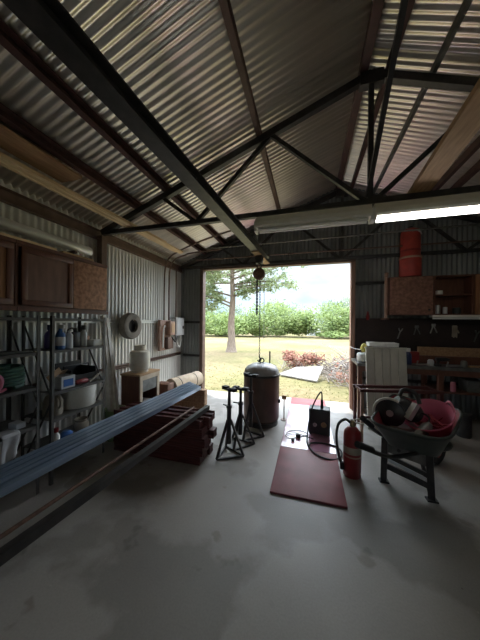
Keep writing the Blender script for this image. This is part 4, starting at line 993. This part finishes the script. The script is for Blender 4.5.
# brush pile
rnd = random.Random(77)
def twigs(name, label, c, r, n, L, rad, m, leaf=None, ln=0):
    t = thing(name, label, 'brush pile', (c[0], c[1], G)); mb = MB()
    for _ in range(n):
        a = rnd.uniform(0, 6.28); q = rnd.random() ** .6
        p = V((math.cos(a) * r[0] * q, math.sin(a) * r[1] * q, r[2] * (1 - q) * rnd.uniform(.1, 1) + .02))
        b = rnd.uniform(0, 6.28); d = V((math.cos(b), math.sin(b), rnd.uniform(-.1, .75))).normalized() * L * rnd.uniform(.4, 1)
        e = p + d; e.z = max(.02, e.z); mid = p.lerp(e, .5) + V((rnd.gauss(0, .05), rnd.gauss(0, .05), .04))
        mb.tube([p, mid, e], rad * rnd.uniform(.5, 1.2), 5, r1=rad * .3)
    mb.build('branches', m, t)
    if leaf:
        f = MB()
        for _ in range(9):
            leaves(f, (rnd.gauss(0, r[0] * .45), rnd.gauss(0, r[1] * .4), abs(rnd.gauss(r[2] * .5, r[2] * .2)) + .06), (.32, .3, .2), ln // 9, .055, rnd.randint(0, 9999), shell=.1)
        for i, q in enumerate(f.v): f.v[i] = (q[0], q[1], max(.01, q[2]))
        f.build('dead_leaves', leaf, t, smooth=False)
    return t
twigs('brush_pile', 'heap of red brown dead branches behind the fallen white board', (-.15, 8.0), (.85, .6, .62), 60, .9, .014, 'twig', 'dead_leaf', 1500)
twigs('brush_pile', 'grey tangle of bare branches right of the fallen white board', (1.15, 7.9), (.95, .8, .60), 190, 1.0, .018, 'twig', 'dead_leaf', 90)
twigs('brush_pile', 'low pale brush heap in front of the grey tangle, by the door jamb', (1.15, 6.75), (.7, .55, .30), 130, .7, .010, 'twig', 'dead_leaf', 120)
t = thing('fallen_board', 'white weathered board lying slanted on the brush pile', 'board', (.0, 7.0, G))
MB().add([(-.85, .15, .03), (.22, -.42, .03), (.40, .10, .34), (-.36, .42, .22), (-.85, .15, .06), (.22, -.42, .06), (.40, .10, .37), (-.36, .42, .25)], [(3, 2, 1, 0), (4, 5, 6, 7), (0, 1, 5, 4), (1, 2, 6, 5), (2, 3, 7, 6), (3, 0, 4, 7)]).build('board', 'weathered', t, False)
# grass tufts near the doorway
rnd = random.Random(5); gb = MB()
for _ in range(2500):
    y = 5.0 + 3.5 * rnd.random() ** 1.6; x = rnd.uniform(-1, 1) * (3 + y * .45) - y * .1
    if y < 5.05: continue
    h = rnd.uniform(.02, .055); a = rnd.uniform(0, 6.28); w_ = .006 + .0012 * y
    dx, dy = math.cos(a) * w_, math.sin(a) * w_; lx, ly = rnd.gauss(0, .03), rnd.gauss(0, .03)
    gb.add([(x - dx, y - dy, G), (x + dx, y + dy, G), (x + lx, y + ly, G + h)], [(0, 1, 2)])
gb.fixn = False
tag(gb.build('grass', 'grass_blade', smooth=False), 'short dry grass growing outside the doorway', 'grass', kind='stuff')

# ------------------------------------------------------------------ light, sky, camera
def sky():
    w = bpy.data.worlds.new('sky'); bpy.context.scene.world = w; w.use_nodes = True
    nt = w.node_tree; N = nt.nodes; L = nt.links; bg = N['Background']
    tc = N.new('ShaderNodeTexCoord'); sp = N.new('ShaderNodeSeparateXYZ'); L.new(tc.outputs['Generated'], sp.inputs[0])
    r = N.new('ShaderNodeValToRGB'); e = r.color_ramp.elements
    e[0].position = .02; e[0].color = (.125, .175, .215, 1); e[1].position = .75; e[1].color = (.85, 1.15, 1.5, 1)
    q = e.new(.26); q.color = (.135, .19, .24, 1); q = e.new(.5); q.color = (1.1, 1.3, 1.5, 1)
    L.new(sp.outputs['Z'], r.inputs['Fac'])
    r2 = N.new('ShaderNodeValToRGB'); e = r2.color_ramp.elements   # clouds, brighter overhead as under a thin overcast
    e[0].position = .02; e[0].color = (.19, .205, .22, 1); e[1].position = .5; e[1].color = (1.6, 1.6, 1.6, 1)
    q = e.new(.26); q.color = (.22, .235, .25, 1); L.new(sp.outputs['Z'], r2.inputs['Fac'])
    mp = N.new('ShaderNodeMapping'); mp.inputs['Scale'].default_value = (1, 1, 2.6); mp.inputs['Location'].default_value = (.3, .1, 0)
    L.new(tc.outputs['Generated'], mp.inputs['Vector'])
    n = N.new('ShaderNodeTexNoise'); n.inputs['Scale'].default_value = 3.2; n.inputs['Detail'].default_value = 6
    L.new(mp.outputs[0], n.inputs['Vector'])
    cr = N.new('ShaderNodeValToRGB'); cr.color_ramp.elements[0].position = .42; cr.color_ramp.elements[1].position = .62
    L.new(n.outputs['Fac'], cr.inputs['Fac'])
    mx = N.new('ShaderNodeMix'); mx.data_type = 'RGBA'; L.new(cr.outputs['Color'], mx.inputs[0]); L.new(r.outputs['Color'], mx.inputs[6]); L.new(r2.outputs['Color'], mx.inputs[7])
    L.new(mx.outputs[2], bg.inputs['Color']); bg.inputs['Strength'].default_value = SKY
SKY = 1.6
sky()
sd = bpy.data.lights.new('sun', 'SUN'); sd.energy = 1.45; sd.angle = math.radians(.6); sd.color = (1, .95, .86)
so = bpy.data.objects.new('sun', sd); C.objects.link(so)
el = math.radians(74); az = V((-.8, .6))
so.rotation_euler = V((az.x * math.cos(el), az.y * math.cos(el), math.sin(el))).to_track_quat('Z', 'Y').to_euler()

cd = bpy.data.cameras.new('camera'); cam = bpy.data.objects.new('camera', cd); C.objects.link(cam)
cd.sensor_fit = 'HORIZONTAL'; cd.sensor_width = 36; cd.lens = 18.0; cd.clip_start = .02; cd.clip_end = 400
YAW, PITCHD, ROLL = 16.0, 0.0, .5
R = Matrix.Rotation(math.radians(YAW), 4, 'Z') @ Matrix.Rotation(math.radians(90 + PITCHD), 4, 'X') @ Matrix.Rotation(math.radians(ROLL), 4, 'Z')
cam.matrix_world = Matrix.Translation((0, 0, 1.5)) @ R
cd.shift_y = .0062; cd.shift_x = 0
sc = bpy.context.scene; sc.camera = cam
sc.view_settings.view_transform = 'Standard'; sc.view_settings.look = 'None'; sc.view_settings.gamma = 1; sc.view_settings.use_curve_mapping = False
sc.view_settings.exposure = 2.05
sc.cycles.diffuse_bounces = 6; sc.cycles.max_bounces = 10
